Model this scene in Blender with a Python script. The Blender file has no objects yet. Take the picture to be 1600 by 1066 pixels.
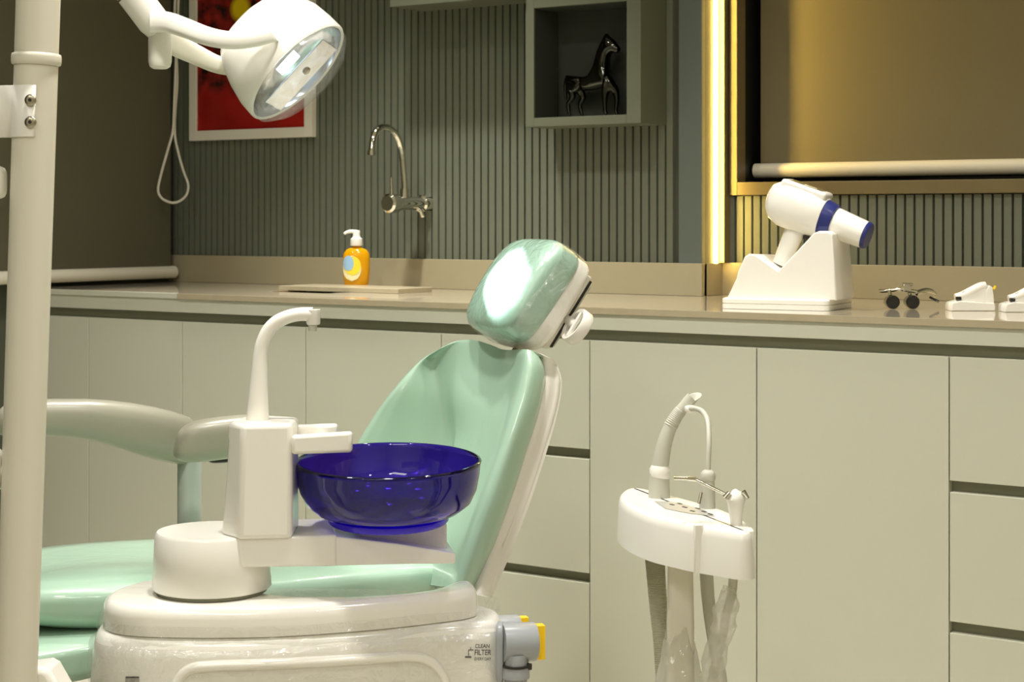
import bpy, bmesh, math, random
from mathutils import Vector, Matrix, noise
random.seed(7)
D = bpy.data
SC = bpy.context.scene
COL = SC.collection

# ------------------------------------------------------------------ camera
FPX, PCX, PCY = 2750.0, 800.0, 341.0          # focal length and principal point in 1600x1066 pixels
PSI = math.radians(34.1)                      # camera looks left of the back wall's normal
HC = 1.052
CR = Vector((math.cos(PSI), math.sin(PSI), 0))
CF = Vector((-math.sin(PSI), math.cos(PSI), 0))
UP = Vector((0, 0, 1))
cam_d = D.cameras.new('camera'); cam = D.objects.new('camera', cam_d); COL.objects.link(cam)
cam.location = (0, 0, HC); cam.rotation_euler = (math.radians(90), 0, PSI)
cam_d.sensor_width = 36; cam_d.lens = 36 * FPX / 1600
cam_d.shift_y = -(533 - PCY) / 1600
cam_d.clip_start = 0.05
cam_d.dof.use_dof = True; cam_d.dof.focus_distance = 2.55; cam_d.dof.aperture_fstop = 14
SC.camera = cam

# ------------------------------------------------------------------ light and exposure
w = D.worlds.new('world'); SC.world = w; w.use_nodes = True
w.node_tree.nodes['Background'].inputs[0].default_value = (0.5, 0.55, 0.6, 1)
w.node_tree.nodes['Background'].inputs[1].default_value = 0.02
SC.view_settings.view_transform = 'Standard'; SC.view_settings.look = 'None'
SC.view_settings.gamma = 1.0; SC.view_settings.use_curve_mapping = False
SC.view_settings.exposure = 0.20
WARM = (1.0, 0.975, 0.93)
def area(name, loc, size, power, color=WARM, direction=(0, 0, -1), size_y=None, spread=180, shape=None):
    l = D.lights.new(name, 'AREA'); l.energy = power; l.color = color; l.size = size
    l.shape = shape or ('RECTANGLE' if size_y else 'DISK')
    if size_y: l.size_y = size_y
    l.spread = math.radians(spread)
    o = D.objects.new(name, l); COL.objects.link(o); o.location = loc
    o.rotation_euler = Vector(direction).to_track_quat('-Z', 'Y').to_euler()
    return o
# recessed downlights in the ceiling: a row over the counter, a field over the room
for k, (x, y, p) in enumerate([(-2.40, 2.82, 10), (-1.3, 2.82, 3), (-0.1, 2.82, 4)]):
    area('downlight', (x, y, 2.685), 0.10, p, spread=62)
for k, (x, y, p) in enumerate([(-2.35, 1.75, 11), (-1.4, 1.75, 14), (-0.2, 1.7, 8), (-1.5, 0.1, 6), (0.0, -0.3, 6), (0.9, 0.9, 6)]):
    area('downlight', (x, y, 2.685), 0.16, p, spread=(118 if k < 2 else 170))
area('fill_panel', (-0.5, -0.7, 2.68), 1.2, 20, size_y=0.6, spread=180)  # unseen frontal fill added behind the camera to brighten the cabinet fronts

# ------------------------------------------------------------------ pixel / plane helpers
def P(px, py, d):
    return Vector((0, 0, HC)) + CF * d + CR * (d * (px - PCX) / FPX) - UP * (d * (py - PCY) / FPX)
def RF(r, f, z):
    return CR * r + CF * f + UP * z
def ray(px):
    return CF + CR * ((px - PCX) / FPX)
def Xat(px, Y):
    v = ray(px); return v.x / v.y * Y
def dat(px, Y):
    return Y / ray(px).y
def Zat(px, py, Y):
    return HC - dat(px, Y) * (py - PCY) / FPX
def M2(px_size, d): return px_size * d / FPX

# ------------------------------------------------------------------ materials
def lin(c):
    return tuple(((v / 255) / 12.92 if v / 255 <= 0.04045 else ((v / 255 + 0.055) / 1.055) ** 2.4) for v in c) + (1,)
MATS = {}
def mat(name, rgb, rough=0.5, metal=0.0, var=0.0, vscale=8.0, bump=0.0, bscale=60.0, coat=0.0, crough=0.05, cbump=0.0,
        cbscale=25.0, trans=0.0, emis=None, estr=0.0, alpha=1.0, ior=1.45, stretch=None, spec=0.5):
    m = D.materials.new(name); m.use_nodes = True; MATS[name] = m
    nt = m.node_tree; n = nt.nodes; L = nt.links; b = n['Principled BSDF']
    base = lin(rgb)
    b.inputs['Roughness'].default_value = rough; b.inputs['Metallic'].default_value = metal
    b.inputs['IOR'].default_value = ior; b.inputs['Specular IOR Level'].default_value = spec
    b.inputs['Coat Weight'].default_value = coat; b.inputs['Coat Roughness'].default_value = crough
    b.inputs['Transmission Weight'].default_value = trans; b.inputs['Alpha'].default_value = alpha
    tc = n.new('ShaderNodeTexCoord'); mp = n.new('ShaderNodeMapping'); L.new(tc.outputs['Object'], mp.inputs[0])
    if stretch: mp.inputs['Scale'].default_value = stretch
    nz = n.new('ShaderNodeTexNoise'); nz.inputs['Scale'].default_value = vscale; nz.inputs['Detail'].default_value = 5
    L.new(mp.outputs[0], nz.inputs['Vector'])
    mx = n.new('ShaderNodeMix'); mx.data_type = 'RGBA'
    v = max(var, 0.01)
    mx.inputs[6].default_value = tuple(c * (1 - v) for c in base[:3]) + (1,)
    mx.inputs[7].default_value = tuple(min(1, c * (1 + v)) for c in base[:3]) + (1,)
    L.new(nz.outputs[0], mx.inputs[0]); L.new(mx.outputs[2], b.inputs['Base Color'])
    if bump:
        nb = n.new('ShaderNodeTexNoise'); nb.inputs['Scale'].default_value = bscale; nb.inputs['Detail'].default_value = 3
        L.new(mp.outputs[0], nb.inputs['Vector'])
        bp = n.new('ShaderNodeBump'); bp.inputs['Strength'].default_value = bump; bp.inputs['Distance'].default_value = 0.004
        L.new(nb.outputs[0], bp.inputs['Height']); L.new(bp.outputs[0], b.inputs['Normal'])
    if cbump:
        nb = n.new('ShaderNodeTexNoise'); nb.inputs['Scale'].default_value = cbscale; nb.inputs['Detail'].default_value = 4
        nb.inputs['Distortion'].default_value = 1.5
        L.new(mp.outputs[0], nb.inputs['Vector'])
        bp = n.new('ShaderNodeBump'); bp.inputs['Strength'].default_value = cbump; bp.inputs['Distance'].default_value = 0.01
        L.new(nb.outputs[0], bp.inputs['Height']); L.new(bp.outputs[0], b.inputs['Coat Normal'])
    if emis:
        b.inputs['Emission Color'].default_value = lin(emis); b.inputs['Emission Strength'].default_value = estr
    return m
def film_mat(name, rgb, opac=0.12, scale=30.0, bump=0.6):
    m = D.materials.new(name); m.use_nodes = True; MATS[name] = m
    nt = m.node_tree; n = nt.nodes; L = nt.links; n.remove(n['Principled BSDF'])
    out = n['Material Output']
    tr = n.new('ShaderNodeBsdfTransparent'); gl = n.new('ShaderNodeBsdfGlossy'); df = n.new('ShaderNodeBsdfTranslucent')
    d2 = n.new('ShaderNodeBsdfDiffuse'); d2.inputs[0].default_value = lin(rgb)
    gl.inputs['Roughness'].default_value = 0.12; df.inputs[0].default_value = lin(rgb)
    tc = n.new('ShaderNodeTexCoord'); nz = n.new('ShaderNodeTexNoise'); nz.inputs['Scale'].default_value = scale
    nz.inputs['Detail'].default_value = 4; nz.inputs['Distortion'].default_value = 2.0; L.new(tc.outputs['Object'], nz.inputs['Vector'])
    bp = n.new('ShaderNodeBump'); bp.inputs['Strength'].default_value = bump; bp.inputs['Distance'].default_value = 0.01
    L.new(nz.outputs[0], bp.inputs['Height']); L.new(bp.outputs[0], gl.inputs['Normal'])
    a = n.new('ShaderNodeMixShader'); a.inputs[0].default_value = 0.5; L.new(df.outputs[0], a.inputs[1]); L.new(d2.outputs[0], a.inputs[2])
    m1 = n.new('ShaderNodeMixShader'); m1.inputs[0].default_value = opac
    L.new(tr.outputs[0], m1.inputs[1]); L.new(a.outputs[0], m1.inputs[2])
    m2 = n.new('ShaderNodeMixShader'); m2.inputs[0].default_value = 0.15
    L.new(m1.outputs[0], m2.inputs[1]); L.new(gl.outputs[0], m2.inputs[2]); L.new(m2.outputs[0], out.inputs[0])
    return m

mat('slat', (104, 108, 92), 0.55, var=0.06, vscale=12, stretch=(6, 6, 0.6))
mat('groove', (74, 77, 62), 0.7)
mat('panel_grey', (98, 106, 98), 0.5)
mat('wall_paint', (205, 200, 180), 0.8, bump=0.05)
mat('ceiling_paint', (225, 222, 210), 0.85)
mat('floor_tile', (196, 190, 172), 0.35, var=0.08, vscale=2)
mat('backsplash', (164, 154, 124), 0.35, var=0.05, vscale=14)
mat('worktop', (186, 176, 154), 0.07, var=0.14, vscale=5, coat=0.5, crough=0.03)
mat('worktop_edge', (172, 160, 132), 0.3, var=0.1, vscale=30)
mat('cabinet', (196, 196, 177), 0.38, var=0.015, vscale=3)
mat('cabinet_dark', (136, 136, 114), 0.5)
mat('carcass', (150, 150, 128), 0.6)
mat('plinth', (70, 70, 62), 0.6)
mat('blind_fabric', (90, 87, 66), 0.85, var=0.05, vscale=300)
mat('blind_fabric2', (116, 107, 77), 0.75, var=0.04, vscale=300)
mat('rail_white', (226, 220, 200), 0.35)
mat('cord', (216, 212, 196), 0.6)
mat('frame_gold', (112, 100, 68), 0.35, var=0.12, vscale=20)
mat('frame_black', (22, 22, 18), 0.4)
mat('night_glass', (30, 30, 24), 0.05)
mat('led', (255, 236, 170), 0.5, emis=(255, 214, 112), estr=95.0)
mat('white_plastic', (240, 237, 227), 0.28, var=0.01, coat=0.25, crough=0.08)
mat('white_gloss', (240, 237, 226), 0.18, coat=0.5, crough=0.03, cbump=0.35, cbscale=9)
mat('white_satin', (224, 221, 208), 0.42)
mat('cream', (222, 218, 200), 0.35)
mat('shell_white', (236, 232, 222), 0.3, coat=0.4, cbump=0.8, cbscale=22)
mat('mint', (168, 198, 175), 0.3, var=0.03, vscale=5, coat=0.8, crough=0.06, cbump=0.18, cbscale=8)
mat('mint_wrinkle', (160, 193, 173), 0.3, var=0.05, vscale=8, coat=1.0, crough=0.05, cbump=0.75, cbscale=26)
mat('arm_grey', (150, 147, 130), 0.32)
mat('post_grey', (170, 176, 166), 0.3, coat=0.5)
mat('dark_plastic', (40, 38, 32), 0.4)
mat('chrome', (222, 220, 208), 0.08, metal=1.0)
mat('chrome_dark', (70, 70, 64), 0.04, metal=1.0)
mat('steel', (176, 168, 150), 0.3, metal=1.0)
mat('reflector', (222, 228, 236), 0.16, metal=1.0)
mat('pipe_grey', (160, 164, 166), 0.3)
mat('hose_grey', (176, 174, 150), 0.5)
mat('tube_grey', (196, 195, 180), 0.4)
mat('yellow', (250, 208, 30), 0.35)
mat('ink', (52, 50, 44), 0.6)
mat('ink_grey', (170, 168, 158), 0.5)
mat('navy', (40, 48, 110), 0.3)
mat('screen', (120, 116, 96), 0.15, coat=1.0)
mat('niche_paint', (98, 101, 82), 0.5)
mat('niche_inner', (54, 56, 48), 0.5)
mat('soap', (244, 176, 8), 0.05, trans=0.35, ior=1.4)
mat('label_blue', (150, 188, 216), 0.5)
mat('label_yellow', (240, 214, 50), 0.5)
mat('label_cream', (232, 222, 170), 0.5)
mat('lens_black', (14, 14, 14), 0.2, coat=0.5)
mat('picture_frame', (224, 220, 204), 0.4)
mat('painted_glow', (74, 44, 255), 0.15, trans=0.3)  # bright blue paints in the light passing through the glass foot
mat('basin', (150, 118, 76), 0.35)
mat('clear_cover', (250, 250, 250), 0.03, trans=1.0, ior=1.2)
film_mat('film', (240, 238, 225), 0.06, 28, 0.8)
film_mat('sleeve', (245, 243, 232), 0.34, 22, 0.8)
# blue glass
def blue_glass():
    m = D.materials.new('blue_glass'); m.use_nodes = True; MATS['blue_glass'] = m
    nt = m.node_tree; n = nt.nodes; L = nt.links; b = n['Principled BSDF']
    b.inputs['Base Color'].default_value = (0.045, 0.016, 0.42, 1)
    b.inputs['Transmission Weight'].default_value = 0.97; b.inputs['Roughness'].default_value = 0.03
    b.inputs['IOR'].default_value = 1.5
    tc = n.new('ShaderNodeTexCoord'); nz = n.new('ShaderNodeTexNoise'); nz.inputs['Scale'].default_value = 6
    L.new(tc.outputs['Object'], nz.inputs['Vector'])
    bp = n.new('ShaderNodeBump'); bp.inputs['Strength'].default_value = 0.05; L.new(nz.outputs[0], bp.inputs['Height']); L.new(bp.outputs[0], b.inputs['Normal'])
blue_glass()
# red print
def print_mat():
    m = D.materials.new('red_print'); m.use_nodes = True; MATS['red_print'] = m
    nt = m.node_tree; n = nt.nodes; L = nt.links; b = n['Principled BSDF']; b.inputs['Roughness'].default_value = 0.25
    tc = n.new('ShaderNodeTexCoord'); sp = n.new('ShaderNodeSeparateXYZ'); L.new(tc.outputs['Object'], sp.inputs[0])
    nz = n.new('ShaderNodeTexNoise'); nz.inputs['Scale'].default_value = 22; nz.inputs['Detail'].default_value = 4
    L.new(tc.outputs['Object'], nz.inputs['Vector'])
    r1 = n.new('ShaderNodeValToRGB'); e = r1.color_ramp.elements
    e[0].position = 0.38; e[0].color = lin((36, 14, 12)); e[1].position = 0.62; e[1].color = lin((150, 34, 28))
    L.new(nz.outputs[0], r1.inputs[0])
    nz2 = n.new('ShaderNodeTexNoise'); nz2.inputs['Scale'].default_value = 7
    L.new(tc.outputs['Object'], nz2.inputs['Vector'])
    r2 = n.new('ShaderNodeValToRGB'); e = r2.color_ramp.elements
    e[0].position = 0.35; e[0].color = lin((140, 22, 18)); e[1].position = 0.65; e[1].color = lin((176, 34, 26))
    L.new(nz2.outputs[0], r2.inputs[0])
    # leaf-like dark zone in the upper part, plain red below with a wavy edge
    ad = n.new('ShaderNodeMath'); ad.operation = 'MULTIPLY_ADD'; ad.inputs[1].default_value = 0.10
    L.new(nz2.outputs[0], ad.inputs[0]); L.new(sp.outputs['Z'], ad.inputs[2])
    mr = n.new('ShaderNodeMapRange'); mr.inputs['From Min'].default_value = 0.16; mr.inputs['From Max'].default_value = 0.20
    L.new(ad.outputs[0], mr.inputs[0])
    mx = n.new('ShaderNodeMix'); mx.data_type = 'RGBA'
    L.new(mr.outputs[0], mx.inputs[0]); L.new(r2.outputs[0], mx.inputs[6]); L.new(r1.outputs[0], mx.inputs[7])
    # a yellow bloom
    vm = n.new('ShaderNodeVectorMath'); vm.operation = 'DISTANCE'; vm.inputs[1].default_value = (-0.035, 0, 0.345)
    L.new(tc.outputs['Object'], vm.inputs[0])
    m2 = n.new('ShaderNodeMapRange'); m2.inputs['From Min'].default_value = 0.022; m2.inputs['From Max'].default_value = 0.040
    m2.inputs['To Min'].default_value = 1; m2.inputs['To Max'].default_value = 0; L.new(vm.outputs['Value'], m2.inputs[0])
    my = n.new('ShaderNodeMix'); my.data_type = 'RGBA'; my.inputs[7].default_value = lin((226, 196, 20))
    L.new(m2.outputs[0], my.inputs[0]); L.new(mx.outputs[2], my.inputs[6]); L.new(my.outputs[2], b.inputs['Base Color'])
print_mat()

# ------------------------------------------------------------------ mesh building
ORIGIN = {}
class MB:
    def __init__(s): s.v = []; s.f = []
    def add(s, v, f):
        o = len(s.v); s.v += [Vector(p) for p in v]; s.f += [tuple(i + o for i in q) for q in f]; return s
    def box(s, c, h, ax=None):
        ax = ax or (Vector((1, 0, 0)), Vector((0, 1, 0)), UP); c = Vector(c)
        v = [c + ax[0] * h[0] * i + ax[1] * h[1] * j + ax[2] * h[2] * k for i in (-1, 1) for j in (-1, 1) for k in (-1, 1)]
        return s.add(v, [(0, 1, 3, 2), (4, 6, 7, 5), (0, 4, 5, 1), (2, 3, 7, 6), (0, 2, 6, 4), (1, 5, 7, 3)])
    def bb(s, x0, x1, y0, y1, z0, z1):
        return s.box(((x0 + x1) / 2, (y0 + y1) / 2, (z0 + z1) / 2), (abs(x1 - x0) / 2, abs(y1 - y0) / 2, abs(z1 - z0) / 2))
    def loft(s, rings, caps=(True, True), closed=True):
        n = len(rings[0]); v = [p for r in rings for p in r]; f = []
        for i in range(len(rings) - 1):
            for j in range(n if closed else n - 1):
                k = (j + 1) % n
                f.append((i * n + j, i * n + k, (i + 1) * n + k, (i + 1) * n + j))
        if caps[0]: f.append(tuple(range(n))[::-1])
        if caps[1]: f.append(tuple((len(rings) - 1) * n + j for j in range(n)))
        return s.add(v, f)
    def tube(s, pts, rad, n=16, caps=True, flat=1.0):
        pts = [Vector(p) for p in pts]
        if not hasattr(rad, '__len__'): rad = [rad] * len(pts)
        rings = []; prev = None
        for i, p in enumerate(pts):
            t = (pts[min(i + 1, len(pts) - 1)] - pts[max(i - 1, 0)]).normalized()
            if prev is None:
                a = UP if abs(t.z) < 0.9 else CR
                u = (a - t * a.dot(t)).normalized()
            else:
                u = (prev - t * prev.dot(t)).normalized()
            prev = u; w_ = t.cross(u)
            rings.append([p + u * math.cos(q) * rad[i] + w_ * math.sin(q) * rad[i] * flat for q in [2 * math.pi * k / n for k in range(n)]])
        return s.loft(rings, (caps, caps))
    def lathe(s, prof, org, axis=UP, n=32, caps=(True, True)):
        axis = Vector(axis).normalized(); a = CR if abs(axis.dot(CR)) < 0.9 else UP
        u = (a - axis * a.dot(axis)).normalized(); w_ = axis.cross(u); org = Vector(org)
        return s.loft([[org + axis * h + (u * math.cos(q) + w_ * math.sin(q)) * max(r, 1e-5) for q in [2 * math.pi * k / n for k in range(n)]] for r, h in prof], caps)
    def superbox(s, c, ax, h, p=4.0, n=12, fn=None):
        c = Vector(c); idx = {}; V = []; F = []
        def vid(d):
            k = tuple(round(x, 5) for x in d)
            if k not in idx:
                l = sum(abs(x) ** p for x in d) ** (1 / p)
                q = [x / l for x in d]
                q = [q[i] * h[i] for i in range(3)]
                if fn: q = fn(q)
                idx[k] = len(V); V.append(c + ax[0] * q[0] + ax[1] * q[1] + ax[2] * q[2])
            return idx[k]
        for axis in range(3):
            for sg in (-1, 1):
                a1, a2 = (axis + 1) % 3, (axis + 2) % 3
                def pt(i, j):
                    d = [0, 0, 0]; d[axis] = sg
                    d[a1] = math.tan((2 * i / n - 1) * math.pi / 4); d[a2] = math.tan((2 * j / n - 1) * math.pi / 4)
                    return vid(d)
                for i in range(n):
                    for j in range(n):
                        q = (pt(i, j), pt(i + 1, j), pt(i + 1, j + 1), pt(i, j + 1))
                        F.append(q if sg > 0 else q[::-1])
        return s.add(V, F)
    def build(s, name, m, parent=None, angle=40, bevel=0, segs=2, sub=0, org=None):
        me = D.meshes.new(name)
        if parent is not None: o0 = ORIGIN[parent.name]
        elif org is not None: o0 = Vector(org)
        else:
            o0 = Vector(((min(p.x for p in s.v) + max(p.x for p in s.v)) / 2, (min(p.y for p in s.v) + max(p.y for p in s.v)) / 2, min(p.z for p in s.v)))
        me.from_pydata([p - o0 for p in s.v], [], s.f); me.update()
        bm = bmesh.new(); bm.from_mesh(me); bmesh.ops.recalc_face_normals(bm, faces=bm.faces)
        big = [f for f in bm.faces if len(f.verts) > 12]
        if big: bmesh.ops.triangulate(bm, faces=big, ngon_method='EAR_CLIP')
        bm.to_mesh(me); bm.free()
        if angle:
            me.shade_smooth(); me.set_sharp_from_angle(angle=math.radians(angle))
        me.materials.append(MATS[m])
        o = D.objects.new(name, me); COL.objects.link(o); ORIGIN[o.name] = o0
        if parent is not None: o.parent = parent
        else: o.location = o0
        if bevel:
            b = o.modifiers.new('bevel', 'BEVEL'); b.width = bevel; b.segments = segs; b.limit_method = 'ANGLE'; b.angle_limit = math.radians(40)
            b.harden_normals = False
        if sub:
            q = o.modifiers.new('sub', 'SUBSURF'); q.levels = sub; q.render_levels = sub
        return o
def thing(name, loc, label, cat, group=None):
    o = D.objects.new(name, None); COL.objects.link(o); o.location = loc; ORIGIN[o.name] = Vector(loc)
    o.empty_display_size = 0.05
    return tag(o, label, cat, group)
def tag(o, label, cat, group=None):
    o['label'] = label; o['category'] = cat
    if group: o['group'] = group
    return o
def struct(o): o['kind'] = 'structure'; return o
def spline(pts, n=8):
    """Catmull-Rom through tuples/Vectors."""
    pts = [Vector(p) for p in pts]; out = []
    for i in range(len(pts) - 1):
        p0, p1, p2, p3 = pts[max(i - 1, 0)], pts[i], pts[i + 1], pts[min(i + 2, len(pts) - 1)]
        for k in range(n):
            t = k / n
            out.append(0.5 * ((2 * p1) + (p2 - p0) * t + (2 * p0 - 5 * p1 + 4 * p2 - p3) * t * t + (3 * p1 - p0 - 3 * p2 + p3) * t ** 3))
    out.append(pts[-1]); return out
def closed_spline(pts, n=6):
    pts = [Vector(p) for p in pts]; m = len(pts); out = []
    for i in range(m):
        p0, p1, p2, p3 = pts[i - 1], pts[i], pts[(i + 1) % m], pts[(i + 2) % m]
        for k in range(n):
            t = k / n
            out.append(0.5 * ((2 * p1) + (p2 - p0) * t + (2 * p0 - 5 * p1 + 4 * p2 - p3) * t * t + (3 * p1 - p0 - 3 * p2 + p3) * t ** 3))
    return out
def lerp(a, b, t): return a + (b - a) * t

# ================================================================== THE ROOM
YL, YR = 3.45, 3.55            # slat faces: left wall section, recessed window section
XC = -3.456                    # left corner
XRET = Xat(1098, YL)           # return face between the two sections
CT = 0.88                      # counter top height
YF = 2.90                      # counter front
ZB = 0.952                     # top of backsplash
CEIL = 2.7
m = MB(); m.bb(-3.75, 1.8, -1.8, 3.9, -0.08, 0); struct(m.build('floor', 'floor_tile', angle=0))
m = MB(); m.bb(-3.75, 1.8, -1.8, 3.9, CEIL, CEIL + 0.08); struct(m.build('ceiling', 'ceiling_paint', angle=0))
m = MB(); m.bb(1.6, 1.75, -1.8, 3.9, 0, CEIL); struct(m.build('wall_right', 'wall_paint', angle=0))
m = MB(); m.bb(-3.75, 1.6, -1.75, -1.6, 0, CEIL); struct(m.build('wall_front', 'wall_paint', angle=0))
m = MB(); m.bb(XC - 0.15, XC, -1.6, 3.9, 0, CEIL); struct(m.build('wall_left', 'groove', angle=0))
# window opening numbers
WX0 = Xat(1143, YR); WX1 = 0.6
WZ0 = Zat(1150, 305, YR - 0.01); WZ1 = 2.15
m = MB()
m.bb(XC, XRET, YL + 0.010, 3.9, 0, CEIL)
m.bb(XRET, 1.6, YR + 0.010, 3.9, 0, WZ0)
m.bb(XRET, 1.6, YR + 0.010, 3.9, WZ1, CEIL)
m.bb(XRET, WX0, YR + 0.010, 3.9, WZ0, WZ1)
m.bb(WX1, 1.6, YR + 0.010, 3.9, WZ0, WZ1)
wall_back = struct(m.build('wall_back', 'groove', angle=0, org=(0, 0, 0)))
# slats: vertical ribs, one object each
PITCH = 0.0210
def slat_mesh(name, h):
    me = D.meshes.new(name); a, b, dep = 0.0086, 0.0078, 0.010
    sec = [(-a, 0), (-b, -dep), (b, -dep), (a, 0)]
    v = [(x, y, z) for z in (0, h) for x, y in sec]
    me.from_pydata(v, [], [(0, 1, 5, 4), (1, 2, 6, 5), (2, 3, 7, 6), (3, 0, 4, 7), (0, 3, 2, 1), (4, 5, 6, 7)])
    me.materials.append(MATS['slat']); return me
sl = slat_mesh('slat_tall', CEIL - ZB); sr = slat_mesh('slat_short', WZ0 - 0.002 - ZB)
x = XC + 0.012
XPIL = Xat(1062, YL)
while x < XPIL - 0.01:
    o = D.objects.new('slat', sl); COL.objects.link(o); o.parent = wall_back; o.location = (x, YL + 0.010, ZB); x += PITCH
x = Xat(1140, YR) + 0.004
while x < 0.3:
    o = D.objects.new('slat', sr); COL.objects.link(o); o.parent = wall_back; o.location = (x, YR + 0.010, ZB); x += PITCH
m = MB(); m.bb(XPIL, XRET, YL - 0.006, YL + 0.012, ZB - 0.004, CEIL); m.build('corner_panel', 'panel_grey', wall_back, angle=0, bevel=0.002)
# backsplash
m = MB(); m.bb(XC, XRET + 0.004, YL - 0.012, YL + 0.012, CT, ZB); m.bb(XRET - 0.01, XRET + 0.004, YL, YR, CT, ZB)
m.bb(XRET, 1.2, YR - 0.014, YR + 0.012, CT, ZB)
struct(m.build('trim_1', 'backsplash', angle=0, bevel=0.001))
# LED profile on the return
yl = XRET / Xat(1117, 1.0)
m = MB(); m.bb(XRET, XRET + 0.005, yl - 0.004, yl + 0.004, ZB, CEIL)
led = m.build('led_strip', 'led', angle=0); tag(led, 'glowing warm vertical light strip beside the window', 'light strip')
m = MB(); m.bb(XRET, XRET + 0.016, yl + 0.015, YR + 0.012, ZB, CEIL); struct(m.build('trim_2', 'frame_gold', angle=0, bevel=0.001))

# window frame, glass
win = MB()
fw = 0.020
FY0 = YR - 0.012
bot = Zat(1150, 285, FY0)
win.bb(WX0, WX0 + fw, FY0, YR + 0.03, WZ0, WZ1)
win.bb(WX1 - fw, WX1, FY0, YR + 0.03, WZ0, WZ1)
win.bb(WX0 + fw, WX1 - fw, FY0, YR + 0.03, WZ0, bot)
win.bb(WX0 + fw, WX1 - fw, FY0, YR + 0.03, WZ1 - 0.04, WZ1)
w1 = struct(win.build('window_1', 'frame_gold', angle=0, bevel=0.0015, org=(0, 0, 0)))
m = MB()
m.bb(WX0 + 0.002, WX0 + fw - 0.001, YR + 0.03, YR + 0.15, WZ0, WZ1); m.bb(WX1 - fw, WX1, YR + 0.03, YR + 0.15, WZ0, WZ1)
m.bb(WX0, WX1, YR + 0.03, YR + 0.15, WZ0, bot - 0.004)
m.bb(WX0 + fw, WX0 + fw + 0.035, YR + 0.12, YR + 0.15, bot, WZ1)
m.build('window_frame', 'frame_black', w1, angle=0)
m = MB(); m.bb(WX0 + fw, WX1 - fw, YR + 0.135, YR + 0.14, bot - 0.004, WZ1); m.build('pane', 'night_glass', w1, angle=0)

# right blind
BY = YR + 0.075
bx0 = Xat(1189, BY); bx1 = WX1 - 0.04
RZ = Zat(1182, 267, BY)
b1 = thing('roller_blind', (0, BY, RZ), 'gold-lit roller blind in the gold framed window right of the light strip', 'blind')
m = MB(); m.bb(bx0, bx1, BY - 0.001, BY + 0.001, RZ, WZ1 - 0.02); m.build('fabric', 'blind_fabric2', b1, angle=0)
m = MB(); m.tube([(bx0 - 0.012, BY - 0.004, RZ), (bx1 + 0.01, BY - 0.004, RZ)], 0.0165, 24); m.build('bottom_rail', 'rail_white', b1, bevel=0.002)
m = MB(); m.tube([(bx0, BY + 0.01, WZ1 - 0.035), (bx1, BY + 0.01, WZ1 - 0.035)], 0.018, 16); m.build('roller', 'rail_white', b1)
# left blind with its pull cord
LX = XC + 0.040
b2 = thing('roller_blind', (LX, 3.0, 0.888), 'dark grey roller blind on the left wall with white bottom rail', 'blind')
m = MB(); m.bb(LX - 0.001, LX + 0.001, 1.9, 3.405, 0.905, 2.3); m.build('fabric', 'blind_fabric', b2, angle=0)
m = MB(); m.tube([(LX, 1.89, 0.907), (LX, 3.42, 0.907)], 0.0165, 24); m.build('bottom_rail', 'rail_white', b2, bevel=0.003)
m = MB(); m.tube([(LX, 1.9, 2.3), (LX, 3.41, 2.3)], 0.02, 16); m.build('roller', 'rail_white', b2)
dc = 4.66
cp = [(276, -700), (275, -100), (273, 20), (275, 80), (274, 120), (272, 170), (270, 205), (262, 235), (251, 275), (247, 297), (252, 309), (262, 315), (272, 317), (283, 313), (292, 303), (294, 288), (287, 268), (279, 240), (273, 208), (274, 170), (277, 130), (276, 80), (278, 20), (280, -100), (281, -700)]
m = MB(); m.tube(spline([P(a, b, dc + (0.008 if i > 12 else 0)) for i, (a, b) in enumerate(cp)], 5), 0.0034, 8); m.build('pull_cord', 'cord', b2)

# ================================================================== COUNTER
seams = [-40, 137, 283, 476, 688, 920, 1181, 1482, 1790]
XS = [Xat(p, YF) for p in seams]; XS[0] = XC + 0.002
ZD = CT - 0.012 - 0.031 - 0.0215
kinds = ['door', 'door', 'door', 'door', 'drawers', 'door', 'door', 'drawers']
labels = ['narrow grey cabinet in the far left corner behind the white pole',
          'grey base cabinet behind the armrest, second from the left corner',
          'grey base cabinet standing behind the white spout of the cuspidor',
          'grey base cabinet between the spout and the mint backrest',
          'grey drawer cabinet half hidden behind the mint chair backrest',
          'wide grey base cabinet directly right of the mint backrest',
          'widest grey base cabinet right of the suction holder',
          'grey drawer cabinet at the right edge under the small white devices']
for i, k in enumerate(kinds):
    x0, x1 = XS[i], XS[i + 1]; g = 0.0011
    c = thing('base_cabinet', ((x0 + x1) / 2, (YF + 3.4) / 2, 0), labels[i], 'cabinet', 'base cabinets under the counter')
    m = MB(); m.bb(x0, x1, YF + 0.022, YR - 0.1, 0.09, CT - 0.013); m.build('body', 'cabinet_dark', c, angle=0)
    m = MB(); m.bb(x0, x1, YF + 0.06, YF + 0.08, 0, 0.09); m.build('plinth', 'plinth', c, angle=0)
    m = MB(); m.bb(x0, x1, YF + 0.003, YF + 0.022, ZD + 0.0215, CT - 0.0125); m.build('rail', 'cabinet', c, angle=0)
    if k == 'door':
        m = MB(); m.bb(x0 + g, x1 - g, YF + 0.003, YF + 0.0215, 0.095, ZD); m.build('door', 'cabinet', c, angle=0, bevel=0.0008)
    else:
        for z0, z1 in ((0.6045, ZD), (0.3645, 0.585), (0.095, 0.345)):
            m = MB(); m.bb(x0 + g, x1 - g, YF + 0.003, YF + 0.0215, z0, z1); m.build('drawer', 'cabinet', c, angle=0, bevel=0.0008)
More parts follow.
